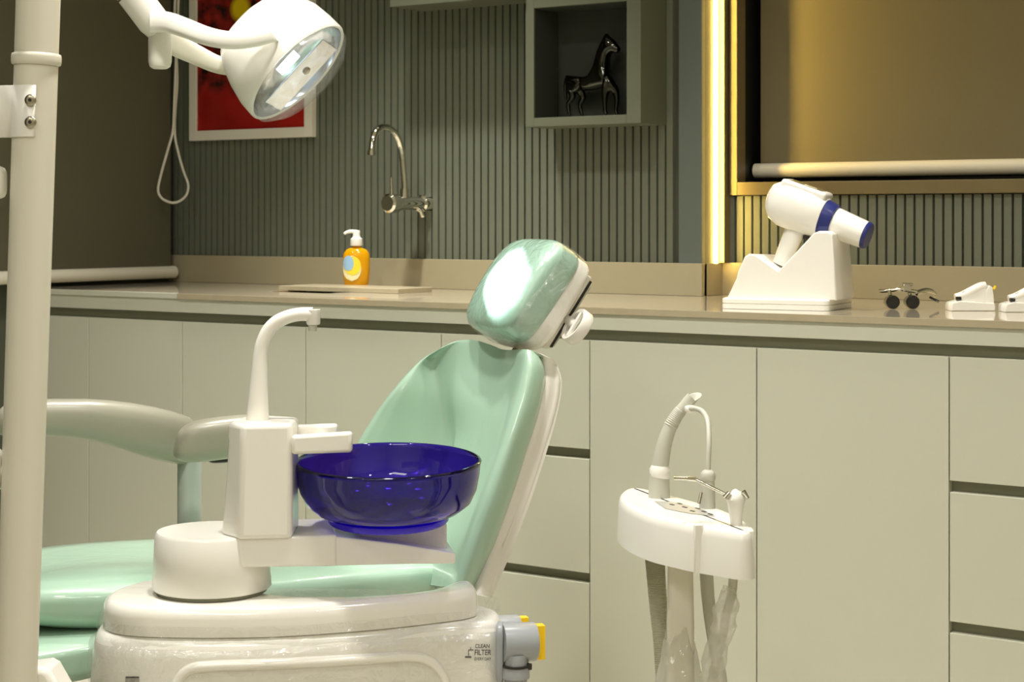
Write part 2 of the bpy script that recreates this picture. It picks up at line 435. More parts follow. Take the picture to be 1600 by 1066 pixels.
# worktop with a sink cut-out
XJ = Xat(277, YF)
hx0, hx1, hy0, hy1 = -2.79, -2.60, 3.09, 3.24
wt = thing('worktop', (-1.4, 3.1, CT - 0.012), 'long polished beige stone worktop along the back wall', 'worktop')
m = MB()
for q in ((XJ, hx0, YF, YL - 0.012), (hx1, XRET, YF, YL - 0.012), (hx0, hx1, YF, hy0), (hx0, hx1, hy1, YL - 0.012), (XRET, XS[-1], YF, YR - 0.014)):
    m.bb(q[0], q[1], q[2], q[3], CT - 0.012, CT)
m.build('slab', 'worktop', wt, angle=0)
m = MB(); m.bb(XJ, XS[-1], YF - 0.0015, YF + 0.0005, CT - 0.0125, CT - 0.0005); m.build('front_edge', 'worktop_edge', wt, angle=0)
m = MB(); m.bb(XC + 0.001, XJ, YF + 0.012, YL - 0.012, CT - 0.012, CT); m.build('end_section', 'worktop', wt, angle=0)
m = MB(); m.bb(XC + 0.001, XJ, YF, YF + 0.012, CT - 0.012, CT - 0.0003); m.build('end_fascia', 'cabinet', wt, angle=0)
m = MB(); m.bb(hx0, hx1, hy0, hy1, CT - 0.05, CT - 0.045); m.bb(hx0 - 0.004, hx0, hy0, hy1, CT - 0.05, CT - 0.001); m.bb(hx1, hx1 + 0.004, hy0, hy1, CT - 0.05, CT - 0.001)
m.bb(hx0, hx1, hy0 - 0.004, hy0, CT - 0.05, CT - 0.001); m.bb(hx0, hx1, hy1, hy1 + 0.004, CT - 0.05, CT - 0.001)
m.build('sink_basin', 'basin', wt, angle=0)
a = Xat(622, 3.17); m = MB(); m.bb(a - 0.36, a, 3.17, 3.30, CT, CT + 0.011)
tag(m.build('stone_board', 'worktop_edge', angle=0, bevel=0.001), 'low beige stone board lying on the counter below the faucet', 'board')

# ================================================================== WALL THINGS
# picture
PYp = YL - 0.018
x0, x1 = Xat(295, PYp), Xat(487, PYp); zb = Zat(390, 217, PYp); zt = zb + 0.56
pic = thing('framed_picture', ((x0 + x1) / 2, YL - 0.01, zb), 'red print in a white frame on the slatted wall', 'picture')
fw = 0.026; m = MB()
m.bb(x0, x0 + fw, PYp, YL, zb, zt); m.bb(x1 - fw, x1, PYp, YL, zb, zt); m.bb(x0 + fw, x1 - fw, PYp, YL, zb, zb + fw); m.bb(x0 + fw, x1 - fw, PYp, YL, zt - fw, zt)
m.build('frame', 'picture_frame', pic, angle=0, bevel=0.001)
m = MB(); m.bb(x0 + fw, x1 - fw, PYp + 0.006, PYp + 0.008, zb + fw, zt - fw); m.build('print', 'red_print', pic, angle=0)
# display niche
SY = 3.335
sx0, sx1 = Xat(821, SY), Xat(1001, SY); sz0 = Zat(821, 198.5, SY); sz1 = Zat(821, -16, SY)
ix0, ix1 = Xat(834, SY), Xat(979, SY); iz0 = Zat(834, 184.5, SY); iz1 = Zat(834, 13, SY)
sh = thing('display_niche', ((sx0 + sx1) / 2, (SY + YL) / 2, sz0), 'square open display niche box on the wall holding the horse', 'shelf')
m = MB(); m.bb(sx0, ix0, SY, YL, sz0, sz1); m.bb(ix1, sx1, SY, YL, sz0, sz1); m.bb(ix0, ix1, SY, YL, sz0, iz0); m.bb(ix0, ix1, SY, YL, iz1, sz1)
m.build('box', 'niche_paint', sh, angle=0, bevel=0.0008)
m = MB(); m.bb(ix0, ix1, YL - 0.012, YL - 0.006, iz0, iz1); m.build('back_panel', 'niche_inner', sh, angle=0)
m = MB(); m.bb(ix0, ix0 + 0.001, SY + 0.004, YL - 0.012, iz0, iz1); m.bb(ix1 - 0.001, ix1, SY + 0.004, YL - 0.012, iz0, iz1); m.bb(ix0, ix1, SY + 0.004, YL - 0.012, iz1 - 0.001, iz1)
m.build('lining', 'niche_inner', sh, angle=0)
# wall cabinet
WY = 3.32; wx0 = Xat(609, WY); wz = Zat(609, 10, WY)
wc = thing('wall_cabinet', ((wx0 + sx0) / 2, (WY + YL) / 2, wz), 'closed wall cabinet left of the display niche, cut by the top edge', 'cabinet')
m = MB(); m.bb(wx0, sx0 - 0.002, WY + 0.018, YL, wz, wz + 0.6); m.build('body', 'niche_paint', wc, angle=0)
m = MB(); m.bb(wx0, sx0 - 0.002, WY, WY + 0.0175, wz - 0.002, wz + 0.6); m.build('door', 'niche_paint', wc, angle=0, bevel=0.001)

# horse figurine (skin modifier on a joint skeleton)
def horse():
    dh = dat(925, SY + 0.055)
    hip = {}
    base = P(925, 181, dh); base.z = iz0
    sc_ = dh / FPX
    ax = Vector((1, 0, 0)); side = Vector((0, -1, 0))
    kx = 1.0 / (ax.dot(CR))
    def J(px, py, s=0.0): return Vector(((px - 925) * sc_ * kx * 0.93, -s * 0.001, (179 - py) * sc_))
    joints = [  # name, px, py, side mm, radius px, parent
        ('croup', 893, 121, 0, 14, None), ('loin', 908, 126, 0, 13, 'croup'), ('back', 925, 126, 0, 14, 'loin'), ('withers', 942, 119, 0, 16, 'back'),
        ('neck1', 943, 98, 0, 15, 'withers'), ('neck2', 943, 80, 0, 13.5, 'neck1'), ('poll', 948, 65, 0, 11.5, 'neck2'), ('face', 958, 68, 0, 9.5, 'poll'), ('muzzle', 969, 79, 0, 5.6, 'face'),
        ('ear', 949, 49, 0, 2.6, 'poll'),
        ('chest', 953, 123, 0, 13, 'withers'),
        ('tail1', 884, 113, 0, 3.5, 'croup'), ('tail2', 881, 128, 0, 3.2, 'tail1'), ('tail3', 882, 150, 0, 2.6, 'tail2'),
        ('fl1', 949, 137, 7, 7, 'chest'), ('fl2', 948, 155, 7, 4.4, 'fl1'), ('fl3', 949, 171, 7, 3.2, 'fl2'), ('fl4', 951, 177, 7, 3.2, 'fl3'),
        ('fr1', 961, 136, -7, 7, 'chest'), ('fr2', 963, 153, -7, 4.4, 'fr1'), ('fr3', 961, 170, -7, 3.2, 'fr2'), ('fr4', 963, 177, -7, 3.2, 'fr3'),
        ('hl1', 893, 135, 7, 9, 'croup'), ('hl2', 897, 146, 7, 5.4, 'hl1'), ('hl3', 888, 156, 7, 4, 'hl2'), ('hl4', 890, 171, 7, 3.3, 'hl3'), ('hl5', 892, 177, 7, 3.2, 'hl4'),
        ('hr1', 903, 136, -7, 9, 'croup'), ('hr2', 909, 147, -7, 5.4, 'hr1'), ('hr3', 902, 157, -7, 4, 'hr2'), ('hr4', 905, 171, -7, 3.3, 'hr3'), ('hr5', 907, 177, -7, 3.2, 'hr4')]
    ids = {j[0]: i for i, j in enumerate(joints)}
    me = D.meshes.new('horse_figurine')
    me.from_pydata([J(j[1], j[2], j[3]) for j in joints], [(ids[j[5]], ids[j[0]]) for j in joints if j[5]], [])
    me.materials.append(MATS['chrome_dark'])
    o = D.objects.new('horse_figurine', me); COL.objects.link(o); o.location = (base.x, SY + 0.055, iz0)
    sk = o.modifiers.new('skin', 'SKIN'); sk.use_smooth_shade = True
    for i, j in enumerate(joints):
        me.skin_vertices[0].data[i].radius = (j[4] * sc_, j[4] * sc_)
    me.skin_vertices[0].data[0].use_root = True
    q = o.modifiers.new('sub', 'SUBSURF'); q.levels = 2; q.render_levels = 2
    tag(o, 'dark chrome standing horse figurine inside the niche', 'figurine')
horse()

# faucet, wall mounted, projecting out of the wall along -Y
FX = Xat(663, YL - 0.006)
fz = Zat(640, 318, 3.36)
def fy(px): return FX / Xat(px, 1.0)
fa = thing('wall_faucet', (FX, YL - 0.005, fz), 'chrome gooseneck faucet on the slatted wall above the soap', 'faucet')
m = MB(); m.tube([(FX, YL + 0.004, fz), (FX, YL - 0.02, fz), (FX, YL - 0.024, fz), (FX, fy(618), fz)], [0.024, 0.021, 0.016, 0.016], 24); m.build('body', 'chrome', fa)
m = MB(); m.tube([(FX, fy(622), fz), (FX, fy(618), fz), (FX, fy(607), fz), (FX, fy(605), fz)], [0.018, 0.023, 0.023, 0.018], 24); m.build('handle_hub', 'chrome', fa)
m = MB(); m.tube([(FX, fy(612), fz + 0.018), (FX - 0.002, fy(612), fz + 0.062)], [0.0042, 0.0032], 10); m.build('lever', 'chrome', fa)
m = MB(); m.tube([(FX, fy(650), fz - 0.01), (FX + 0.012, fy(652), fz - 0.018), (FX + 0.014, fy(654), fz - 0.032)], 0.006, 10); m.build('screw_cap', 'chrome', fa)
gp = []
for a, b in [(632, 310), (632, 290), (630, 262), (628, 240), (624, 222), (617, 208), (607, 200), (597, 199), (588, 205), (583, 218), (581, 232), (580.5, 240)]:
    gp.append(Vector((FX, fy(a), HC - (FX / Xat(a, 1.0)) / ray(a).y * (b - PCY) / FPX)))
m = MB(); m.tube(spline(gp, 5), 0.0078, 16); m.build('spout', 'chrome', fa)
m = MB(); m.tube([gp[0], gp[0] + (gp[1] - gp[0]) * 0.75], [0.012, 0.0105], 16); m.build('collar', 'chrome', fa)
m = MB(); m.tube([gp[-1] + Vector((0, 0, 0.006)), gp[-1] - Vector((0, 0, 0.004))], 0.0098, 16); m.build('aerator', 'chrome', fa)

# soap bottle
ds = 4.255; u_ = ds / FPX
sb = P(557, 452, ds); sb.z = CT
so = thing('soap_bottle', sb, 'amber liquid soap bottle with white pump on the counter', 'soap bottle')
sa = (CR.copy(), CF.copy(), UP)
def ring(c, a, b, z, n=28, p=2.6):
    out = []
    for k in range(n):
        q = 2 * math.pi * k / n; cx, sx = math.cos(q), math.sin(q)
        l = (abs(cx) ** p + abs(sx) ** p) ** (1 / p)
        out.append(c + CR * (a * cx / l) + CF * (b * sx / l) + UP * z)
    return out
S = lambda px: px * u_
m = MB(); m.loft([ring(sb, S(a), S(a) * 0.62, S(z)) for a, z in ((14, 0), (17, 1.5), (18, 6), (20, 14), (21, 30), (21, 48), (20, 56), (16, 62), (9, 65), (6.5, 66), (6.5, 70))]); m.build('bottle', 'soap', so)
m = MB(); m.lathe([(S(9.5), S(68)), (S(10), S(69)), (S(9.5), S(79)), (S(6.5), S(81)), (S(5.5), S(86)), (S(6), S(90)), (S(5), S(92.5))], sb, n=20)
m.tube([sb + UP * S(90), sb + UP * S(90.5) - CR * S(10), sb + UP * S(89) - CR * S(16), sb + UP * S(86.5) - CR * S(19)], [S(3.2), S(3), S(2.6), S(2.2)], 10); m.build('pump', 'white_plastic', so)
def patch(name, mt, ox, oz, rx, rz, off, x0=-99, x1=99, z1=99):
    mm = MB(); rows = []
    for j in range(13):
        zz = oz - rz + 2 * rz * j / 12; hw = rx * math.sqrt(max(0, 1 - ((zz - oz) / rz) ** 2)) + 0.01
        row = []
        for i in range(9):
            xx = ox - hw + 2 * hw * i / 8; xx = max(min(xx, x1), x0)
            zz2 = min(zz, z1)
            t = min(0.999, abs(xx) / 21.3)
            yy = -(1 - t ** 2.6) ** (1 / 2.6) * 21.3 * 0.62 - off
            row.append(sb + CR * S(xx) + CF * S(yy) + UP * S(zz2))
        rows.append(row)
    mm.loft(rows, (False, False), closed=False); mm.build(name, mt, so)
patch('label', 'label_cream', -6, 33, 14.5, 20, 0.35)
patch('label', 'label_yellow', -5, 37, 13, 15, 0.7)
patch('label', 'label_blue', -11.5, 41, 8.5, 12, 1.0)

# ================================================================== X-RAY GUN ON ITS STAND
th = math.radians(27)
UX = CR * math.cos(th) - CF * math.sin(th); UY = CR * math.sin(th) + CF * math.cos(th)
x_o = P(1125, 482, 3.345); x_o.z = CT
def XG(px, py, dep=0.0, dref=3.31):
    """point on the stand's front plane under the pixel, moved back by dep."""
    v = ray(px); n_ = UY
    t = x_o.dot(n_) / v.dot(n_)
    p = v * t; return Vector((p.x, p.y, HC - t * (py - PCY) / FPX)) + UY * dep
st = thing('xray_stand', x_o, 'white wedge-shaped charging stand under the handheld x-ray gun', 'stand')
zfix = CT
fp = [(1126, 481), (1291, 484.5), (1291, 470.5), (1126, 467)]
m = MB()
c0 = XG(1126, 470); c1 = XG(1294, 470); ln = (c1 - c0).length
def slabring(z, ins, dep=0.165, r=0.012):
    out = []
    o0 = Vector((c0.x, c0.y, 0)); 
    for (cx, cy, q0) in ((ln - r - ins, r + ins, -90), (ln - r - ins, dep - r - ins, 0), (r + ins, dep - r - ins, 90), (r + ins, r + ins, 180)):
        for k in range(5):
            q = math.radians(q0 + 22.5 * k); out.append(o0 + UX * (cx + r * math.cos(q)) + UY * (cy + r * math.sin(q)) + UP * z)
    return out
zt = XG(1200, 467).z
m.loft([slabring(CT + 0.0005, 0), slabring(lerp(CT, zt, .45), 0), slabring(lerp(CT, zt, .5), 0.002), slabring(lerp(CT, zt, .55), 0.0), slabring(zt - 0.002, 0), slabring(zt, 0.004)])
m.build('base', 'white_plastic', st, angle=50)
outl = [(1130, 469), (1147, 434), (1149, 424), (1159, 402), (1166, 397), (1178, 398), (1213, 423), (1258, 375), (1268, 364), (1276, 361), (1292, 361), (1298, 365), (1305, 470)]
fr = [XG(a, b, 0.012) for a, b in outl]
cen = sum(fr, Vector()) / len(fr)
def shrink(p, k, dep): return Vector((cen.x, cen.y, CT)) + (p - Vector((cen.x, cen.y, CT))) * k + UY * dep
m = MB(); m.loft([[shrink(p, 0.985, 0) for p in fr], [shrink(p, 1.0, 0.006) for p in fr], [shrink(p, 0.97, 0.118) for p in fr], [shrink(p, 0.955, 0.124) for p in fr]])
m.build('body', 'white_plastic', st, angle=35, bevel=0.003)
# the slanted nose block (right side)
# gun
gun = thing('xray_gun', XG(1250, 360, 0.05), 'white handheld x-ray gun with navy collar resting on its stand', 'x-ray device')
gd = 0.062
def G(px, py, dep=0): return XG(px, py, gd + dep)
k_ = 3.30 / FPX
ax_a, ax_b = G(1192, 316), G(1345, 372)
gx = (ax_b - ax_a).normalized(); gy = UY; gz = gx.cross(gy).normalized()
if gz.z < 0: gz = -gz
def gsec(px, py, rz, ry, p=2.5, n=28):
    c = G(px, py); out = []
    for k in range(n):
        q = 2 * math.pi * k / n; a, b = math.cos(q), math.sin(q); l = (abs(a) ** p + abs(b) ** p) ** (1 / p)
        out.append(c + gz * (rz * k_ * a / l) + gy * (ry * k_ * b / l))
    return out
m = MB(); m.loft([gsec(1186, 305, 12, 12), gsec(1189, 307, 22, 20), gsec(1197, 312, 31, 28), gsec(1210, 318, 36, 33), gsec(1230, 325, 37, 34), gsec(1250, 332, 36, 34), gsec(1266, 338, 33, 32), gsec(1272, 341, 31, 30)]); m.build('housing', 'white_plastic', gun, angle=60)
m = MB(); m.loft([gsec(1272, 341, 30, 29), gsec(1282, 345, 28.5, 28), gsec(1289, 348, 26, 26)], (True, True)); m.build('collar', 'navy', gun)
m = MB(); m.loft([gsec(1287, 347, 23.5, 23.5, 2), gsec(1291, 349, 24.5, 24.5, 2), gsec(1338, 368, 21.5, 21.5, 2)]); m.build('barrel', 'white_plastic', gun)
m = MB(); m.loft([gsec(1337, 367.6, 22, 22, 2), gsec(1341, 369.5, 21.8, 21.8, 2), gsec(1343, 370, 20, 20, 2)]); m.build('barrel_cap', 'navy', gun)
hp = spline([G(1234, 338), G(1228, 355), G(1220, 375), G(1212, 394), G(1204, 414)], 4)
m = MB(); m.tube(hp, [k_ * lerp(17, 13.5, i / (len(hp) - 1)) for i in range(len(hp))], 18, flat=1.15); m.build('grip', 'white_plastic', gun)
m = MB(); m.tube([G(1240, 371, -0.002), G(1247, 372, -0.002), G(1246, 378, -0.002)], [0.004, 0.005, 0.003], 10); m.build('trigger', 'dark_plastic', gun)
tp = [G(1216, 281, -0.022), G(1268, 301, -0.022), G(1289, 302, 0.006), G(1240, 281, 0.014)]
nn = (tp[1] - tp[0]).cross(tp[3] - tp[0]).normalized()
if nn.z < 0: nn = -nn
# flat top deck with the display
dk = [gsec(1212, 318, 0, 0)[0]]
m = MB(); base_c = G(1245, 296)
m.box(base_c - gz * 0.004, (0.046, 0.026, 0.012), (gx, gy, gz)); m.build('deck', 'white_plastic', gun, bevel=0.006, segs=3)
m = MB(); m.box(base_c + gz * 0.0083, (0.033, 0.018, 0.0006), (gx, gy, gz)); scr = m.build('display', 'screen', gun, bevel=0.0003)
m = MB(); m.box(base_c + gz * 0.0092 + gx * 0.008 - gy * 0.009, (0.012, 0.0015, 0.0003), (gx, gy, gz)); m.build('display_text', 'label_cream', gun)

# ================================================================== LOUPES AND SMALL DEVICES ON THE COUNTER
def onc(px, py): # point on counter seen at pixel
    d = (HC - CT) * FPX / (py - PCY); return P(px, py, d), d
p0, dl = onc(1410, 483); kl = dl / FPX
lo = thing('dental_loupes', p0, 'chrome dental loupes with two black lens barrels on the counter', 'loupes')
def LP(px, py, dep=0.0): return P(px, py, dl) + CF * dep
for px in (1393.5, 1424.5):
    m = MB(); c = LP(px, 471.5); c.z = CT + 11 * kl
    m.tube([c - CF * 0.012, c - CF * 0.010, c + CF * 0.02, c + CF * 0.024, c + CF * 0.03], [9.5 * kl, 10.8 * kl, 9.5 * kl, 7 * kl, 6 * kl], 20); m.build('lens_barrel', 'lens_black', lo)
m = MB(); m.tube(spline([LP(1377, 456, .02), LP(1392, 455, .02), LP(1410, 453, .015), LP(1424, 455, .02), LP(1436, 457, .02)], 4), [kl * 3.2] * 17, 10); m.tube([LP(1393, 463, .01), LP(1393, 455, .018)], kl * 3, 8); m.tube([LP(1424, 463, .01), LP(1424, 455, .018)], kl * 3, 8); m.build('bridge', 'chrome', lo)
m = MB(); m.box(LP(1419, 450, .015), (6 * kl, .006, 5.5 * kl), (CR, CF, UP)); m.tube([LP(1412, 444.5, .015), LP(1429, 445.5, .015)], kl * 2.4, 10); m.build('hinge_block', 'chrome', lo, bevel=0.001)
m = MB(); m.tube(spline([LP(1436, 459, .02), LP(1450, 456, .04), LP(1462, 456, .06), LP(1474, 459, .08), LP(1482, 463, .10), LP(1480, 468, .10)], 4), [kl * lerp(4.5, 3, i / 20) for i in range(21)], 10, flat=0.5); m.build('temple', 'chrome', lo)
m = MB(); m.tube(spline([LP(1466, 467, .07), LP(1474, 471, .07), LP(1481, 474, .07)], 4), kl * 2, 8); m.build('ear_tip', 'lens_black', lo)
m = MB(); m.tube([LP(1377, 456, .02), LP(1384, 456, .02)], [kl * 3.4, kl * 3.0], 10); m.build('end_piece', 'chrome', lo)

def small_device(name, px0, label, py=486, flip=False, sc=1.0):
    p0, dd = onc(px0 + 36, py); k = dd / FPX * sc
    o = thing(name, p0, label, 'dental device', 'small white devices on the counter')
    q = lambda x, y, dep=0: p0 + CR * ((x - 36) * k) + UP * ((486 - y) * k * 1.0) + CF * dep
    def prof(pts, dep, t=0.028, ins=0.003):
        m = MB(); a = [q(x, y, dep) for x, y in pts]; c = sum(a, Vector()) / len(a)
        m.loft([[lerp(c, p, 0.94) for p in a], [p + CF * ins for p in a], [p + CF * (t - ins) for p in a], [lerp(c, p, 0.94) + CF * t for p in a]]); return m
    m = prof([(0, 486), (70, 486), (71, 480), (69, 474), (40, 472), (14, 470), (2, 473), (0, 477)], -0.004, 0.045); m.build('base', 'white_plastic', o, bevel=0.001)
    m = prof([(56, 476), (70, 476), (69, 462), (67, 449), (62, 446), (58, 452), (56, 462)], 0.004, 0.024); m.build('cradle', 'white_plastic', o, bevel=0.001)
    m = MB(); m.tube(spline([q(10, 466, .012), q(22, 463, .012), q(38, 455, .012), q(50, 449, .012), q(58, 447, .012)], 4), [k * (6.5 + 1.5 * math.sin(i / 16 * 3.1)) for i in range(17)], 14); m.build('handpiece', 'white_plastic', o)
    m = prof([(8, 474), (58, 474), (60, 452), (54, 450), (36, 458), (20, 466), (10, 470)], 0.004, 0.022); m.build('body', 'white_plastic', o, bevel=0.002)
    m = MB(); m.tube([q(9, 466.5, .002), q(17, 466.5, .002)], k * 2.8, 10); m.build('button', 'lens_black', o)
    m = MB(); m.tube([q(20, 459, .008), q(36, 451, .008)], k * 2.0, 8); m.build('window_strip', 'dark_plastic', o)
    m = MB(); m.tube([q(69, 452, .012), q(72, 451, .012), q(73, 447, .012)], k * 2.2, 8); m.build('tip', 'yellow', o)
small_device('curing_light', 1485, 'small white cordless device in its cradle next to the loupes')
small_device('curing_light', 1569, 'small white cordless device cut off by the right edge', 488)

# ================================================================== DENTAL CHAIR
AL = math.radians(22)
CA = CR * math.cos(AL) + CF * math.sin(AL); CB = -CR * math.sin(AL) + CF * math.cos(AL)
seat_c = RF(-0.41, 2.90, 0)
ch = thing('dental_chair', Vector((seat_c.x, seat_c.y, 0)), 'mint green dental chair wrapped in clear plastic with backrest raised', 'dental chair')
# backrest control net: rows top -> bottom, columns near edge -> far edge (px, py, depth)
net = [
 [(846, 560, 2.835), (838, 551, 2.815), (822, 546, 2.81), (800, 547, 2.86), (780, 545, 2.93), (752, 534, 2.99), (728, 531, 3.03), (706, 535, 3.06), (694, 541, 3.10)],
 [(853, 590, 2.83), (846, 578, 2.80), (822, 572, 2.79), (795, 576, 2.86), (765, 575, 2.94), (725, 566, 3.02), (682, 560, 3.08), (660, 562, 3.07), (648, 572, 3.12)],
 [(845, 640, 2.815), (838, 630, 2.785), (810, 625, 2.77), (780, 628, 2.85), (745, 628, 2.94), (715, 624, 3.01), (688, 620, 3.07), (624, 606, 3.05), (609, 618, 3.11)],
 [(826, 705, 2.80), (818, 696, 2.77), (790, 690, 2.75), (760, 692, 2.84), (730, 692, 2.93), (712, 690, 3.00), (694, 686, 3.06), (592, 655, 3.05), (575, 672, 3.12)],
 [(801, 780, 2.78), (792, 772, 2.75), (762, 766, 2.735), (733, 768, 2.83), (706, 768, 2.92), (690, 764, 2.98), (672, 754, 3.04), (562, 712, 3.05), (546, 730, 3.12)],
 [(772, 855, 2.765), (762, 850, 2.735), (735, 846, 2.725), (706, 846, 2.81), (678, 844, 2.90), (658, 838, 2.95), (635, 822, 3.00), (548, 780, 3.04), (536, 795, 3.11)],
 [(742, 925, 2.755), (732, 922, 2.73), (712, 918, 2.725), (686, 916, 2.80), (656, 912, 2.88), (630, 905, 2.92), (600, 890, 2.95), (552, 845, 3.06), (545, 855, 3.12)],
]
def netgrid(net, nv=6, ns=5):
    rows = [spline([P(*q) for q in r], ns) for r in net]
    cols = list(zip(*rows)); out = [spline(c, nv) for c in cols]
    return [list(r) for r in zip(*out)]
g = netgrid(net)
REC = math.radians(24)
EV = CA * math.sin(REC) + UP * math.cos(REC); EN = -CA * math.cos(REC) + UP * math.sin(REC)   # up along the back, front normal
nr, nc = len(g), len(g[0])
border = [(i, 0) for i in range(nr)] + [(nr - 1, j) for j in range(1, nc)] + [(i, nc - 1) for i in range(nr - 2, -1, -1)] + [(0, j) for j in range(nc - 2, 0, -1)]
m = MB(); m.loft(g, (False, False), closed=False)
bd = [g[i][j] for i, j in border]; bc = sum(bd, Vector()) / len(bd)
m.loft([bd, [lerp(bc, p, 1.0) - EN * 0.012 for p in bd], [lerp(bc, p, 0.985) - EN * 0.020 for p in bd]], (False, False))
bm_cush = m.build('backrest', 'mint', ch, angle=75)
m = MB()
r0 = [lerp(bc, p, 0.985) - EN * 0.012 for p in bd]; r1 = [lerp(bc, p, 1.006) - EN * 0.013 for p in bd]; r2 = [lerp(bc, p, 1.003) - EN * 0.030 for p in bd]
OFF = (-EN + CF * 0.8).normalized()
def gback(i, j):
    w_ = min(1.0, min(i, nr - 1 - i, j, nc - 1 - j) / 6.0); p = g[i][j]
    return lerp(lerp(bc, p, 0.995) - EN * 0.031, lerp(bc, p, 0.985) + OFF * 0.05, w_)
gb = [[gback(i, j) for j in range(nc)] for i in range(nr)]
r3 = [gb[a][b] for a, b in border]
m.loft([r0, r1, r2, r3], (False, False)); m.loft(gb, (False, False), closed=False); m.build('back_shell', 'shell_white', ch, angle=60)
# headrest
HR = math.radians(34)
HV = CA * math.sin(HR) + UP * math.cos(HR); HN = -CA * math.cos(HR) + UP * math.sin(HR)
hc_ = P(813, 452, 2.93)
def hfn(q):
    a, b, c = q     # a across (CB), b up (HV), c front (HN)
    if c > 0: c = c * (1.12 - 0.30 * (b / 0.09) ** 2 - 0.08 * (a / 0.118) ** 2)
    k = 1 + 0.03 * (b / 0.09)
    return [a * k, b, c]
m = MB(); m.superbox(hc_, (CB, HV, HN), (0.113, 0.089, 0.037), 5.0, 18, hfn); m.build('headrest', 'mint_wrinkle', ch, angle=80)
m = MB(); m.superbox(hc_ - HN * 0.036, (CB, HV, HN), (0.110, 0.087, 0.022), 5, 12); hs = m.build('headrest_shell', 'shell_white', ch, angle=80)
# thin crisp film gathered around the head cushion
m = MB()
def wr(q):
    a, b, c = q; n_ = noise.noise(Vector((a * 90, b * 90, c * 60)) ) * 0.0022
    k = 1.02 + n_ * 8
    return [a * k, b * k, c * k]
m.superbox(hc_ - HN * 0.012, (CB, HV, HN), (0.1135, 0.0895, 0.040), 5.0, 30, wr); m.build('plastic_wrap', 'film', ch, angle=80)
# headrest bracket: pale plates with a dark slot, ring knob, round buttons
bk = hc_ - HN * 0.062
m = MB(); m.box(bk - CB * 0.05, (0.030, 0.070, 0.005), (CB, HV, HN)); m.build('bracket', 'shell_white', ch, bevel=0.002)
m = MB(); m.box(bk - HN * 0.007 - CB * 0.070, (0.010, 0.064, 0.0022), (CB, HV, HN)); m.build('slot', 'dark_plastic', ch, bevel=0.0006)
m = MB(); m.box(bk - HN * 0.0115 - CB * 0.060, (0.016, 0.055, 0.0022), (CB, HV, HN)); m.build('bracket_cover', 'tube_grey', ch, bevel=0.001)
kc = P(898, 508, 2.84)
m = MB(); m.lathe([(0.0235, -0.004), (0.0235, 0.003), (0.0285, 0.004), (0.0300, 0.001), (0.0300, -0.012), (0.0285, -0.015), (0.0, -0.015)], kc, axis=HN, n=32, caps=(True, False)); m.build('knob', 'shell_white', ch, angle=50)
HW = HN.cross(HV).normalized()
m = MB(); m.box(kc, (0.023, 0.004, 0.003), (HV, HW, HN)); m.build('knob_spoke', 'shell_white', ch, bevel=0.0008)
for sg in (-1, 1):
    m = MB(); m.superbox(kc + HW * 0.012 * sg - HN * 0.003, (HV, HW, HN), (0.015, 0.006, 0.002), 3, 6); m.build('knob_recess', 'cabinet_dark', ch)
m = MB(); m.tube([kc - HN * 0.005, bk - CB * 0.02], 0.008, 10); m.build('knob_stem', 'shell_white', ch)
m = MB(); m.superbox(P(909, 450, 2.93), (CB, HV, HN), (0.015, 0.015, 0.012), 2.6, 8); m.build('release_button', 'tube_grey', ch)
m = MB(); m.superbox(P(858, 533, 2.90), (CB, HV, HN), (0.010, 0.010, 0.012), 2.6, 8); m.build('release_button', 'tube_grey', ch)
m = MB(); m.tube([bk - HV * 0.02 + CB * 0.02, bk - HV * 0.10 + CB * 0.02, P(800, 620, 2.98) - EN * 0.06], 0.012, 12); m.build('headrest_bar', 'steel', ch)
# seat and legrest
def seatfn(q):
    a, b, c = q
    return [a, b * (1 - 0.10 * max(0, a / 0.3)), c + (0.012 * max(0, -a / 0.3) - 0.012 * max(0, 1 - (b / 0.2) ** 2) * (1 if c > 0 else 0))]
m = MB(); m.superbox(Vector((seat_c.x, seat_c.y, 0.464)) - CA * 0.060, (CA, CB, UP), (0.405, 0.205, 0.052), 3.2, 20, seatfn); m.build('seat', 'mint', ch, angle=80)
m = MB(); m.superbox(Vector((seat_c.x, seat_c.y, 0.412)) + CA * 0.05, (CA, CB, UP), (0.24, 0.17, 0.022), 5, 10); m.build('seat_shell', 'shell_white', ch, angle=80)
lt = math.radians(4)
LA = (CA * math.cos(lt) + UP * math.sin(lt)); LN = (-CA * math.sin(lt) + UP * math.cos(lt))
m = MB(); m.superbox(RF(-0.90, 2.67, 0.386), (LA, CB, LN), (0.33, 0.20, 0.036), 5, 16); m.build('leg_rest', 'mint', ch, angle=80)
# pedestal
m = MB(); m.superbox(Vector((seat_c.x, seat_c.y, 0.25)), (CA, CB, UP), (0.15, 0.11, 0.19), 6, 8); m.superbox(Vector((seat_c.x, seat_c.y, 0.03)), (CA, CB, UP), (0.36, 0.19, 0.03), 6, 8); m.build('pedestal', 'white_plastic', ch, angle=60)
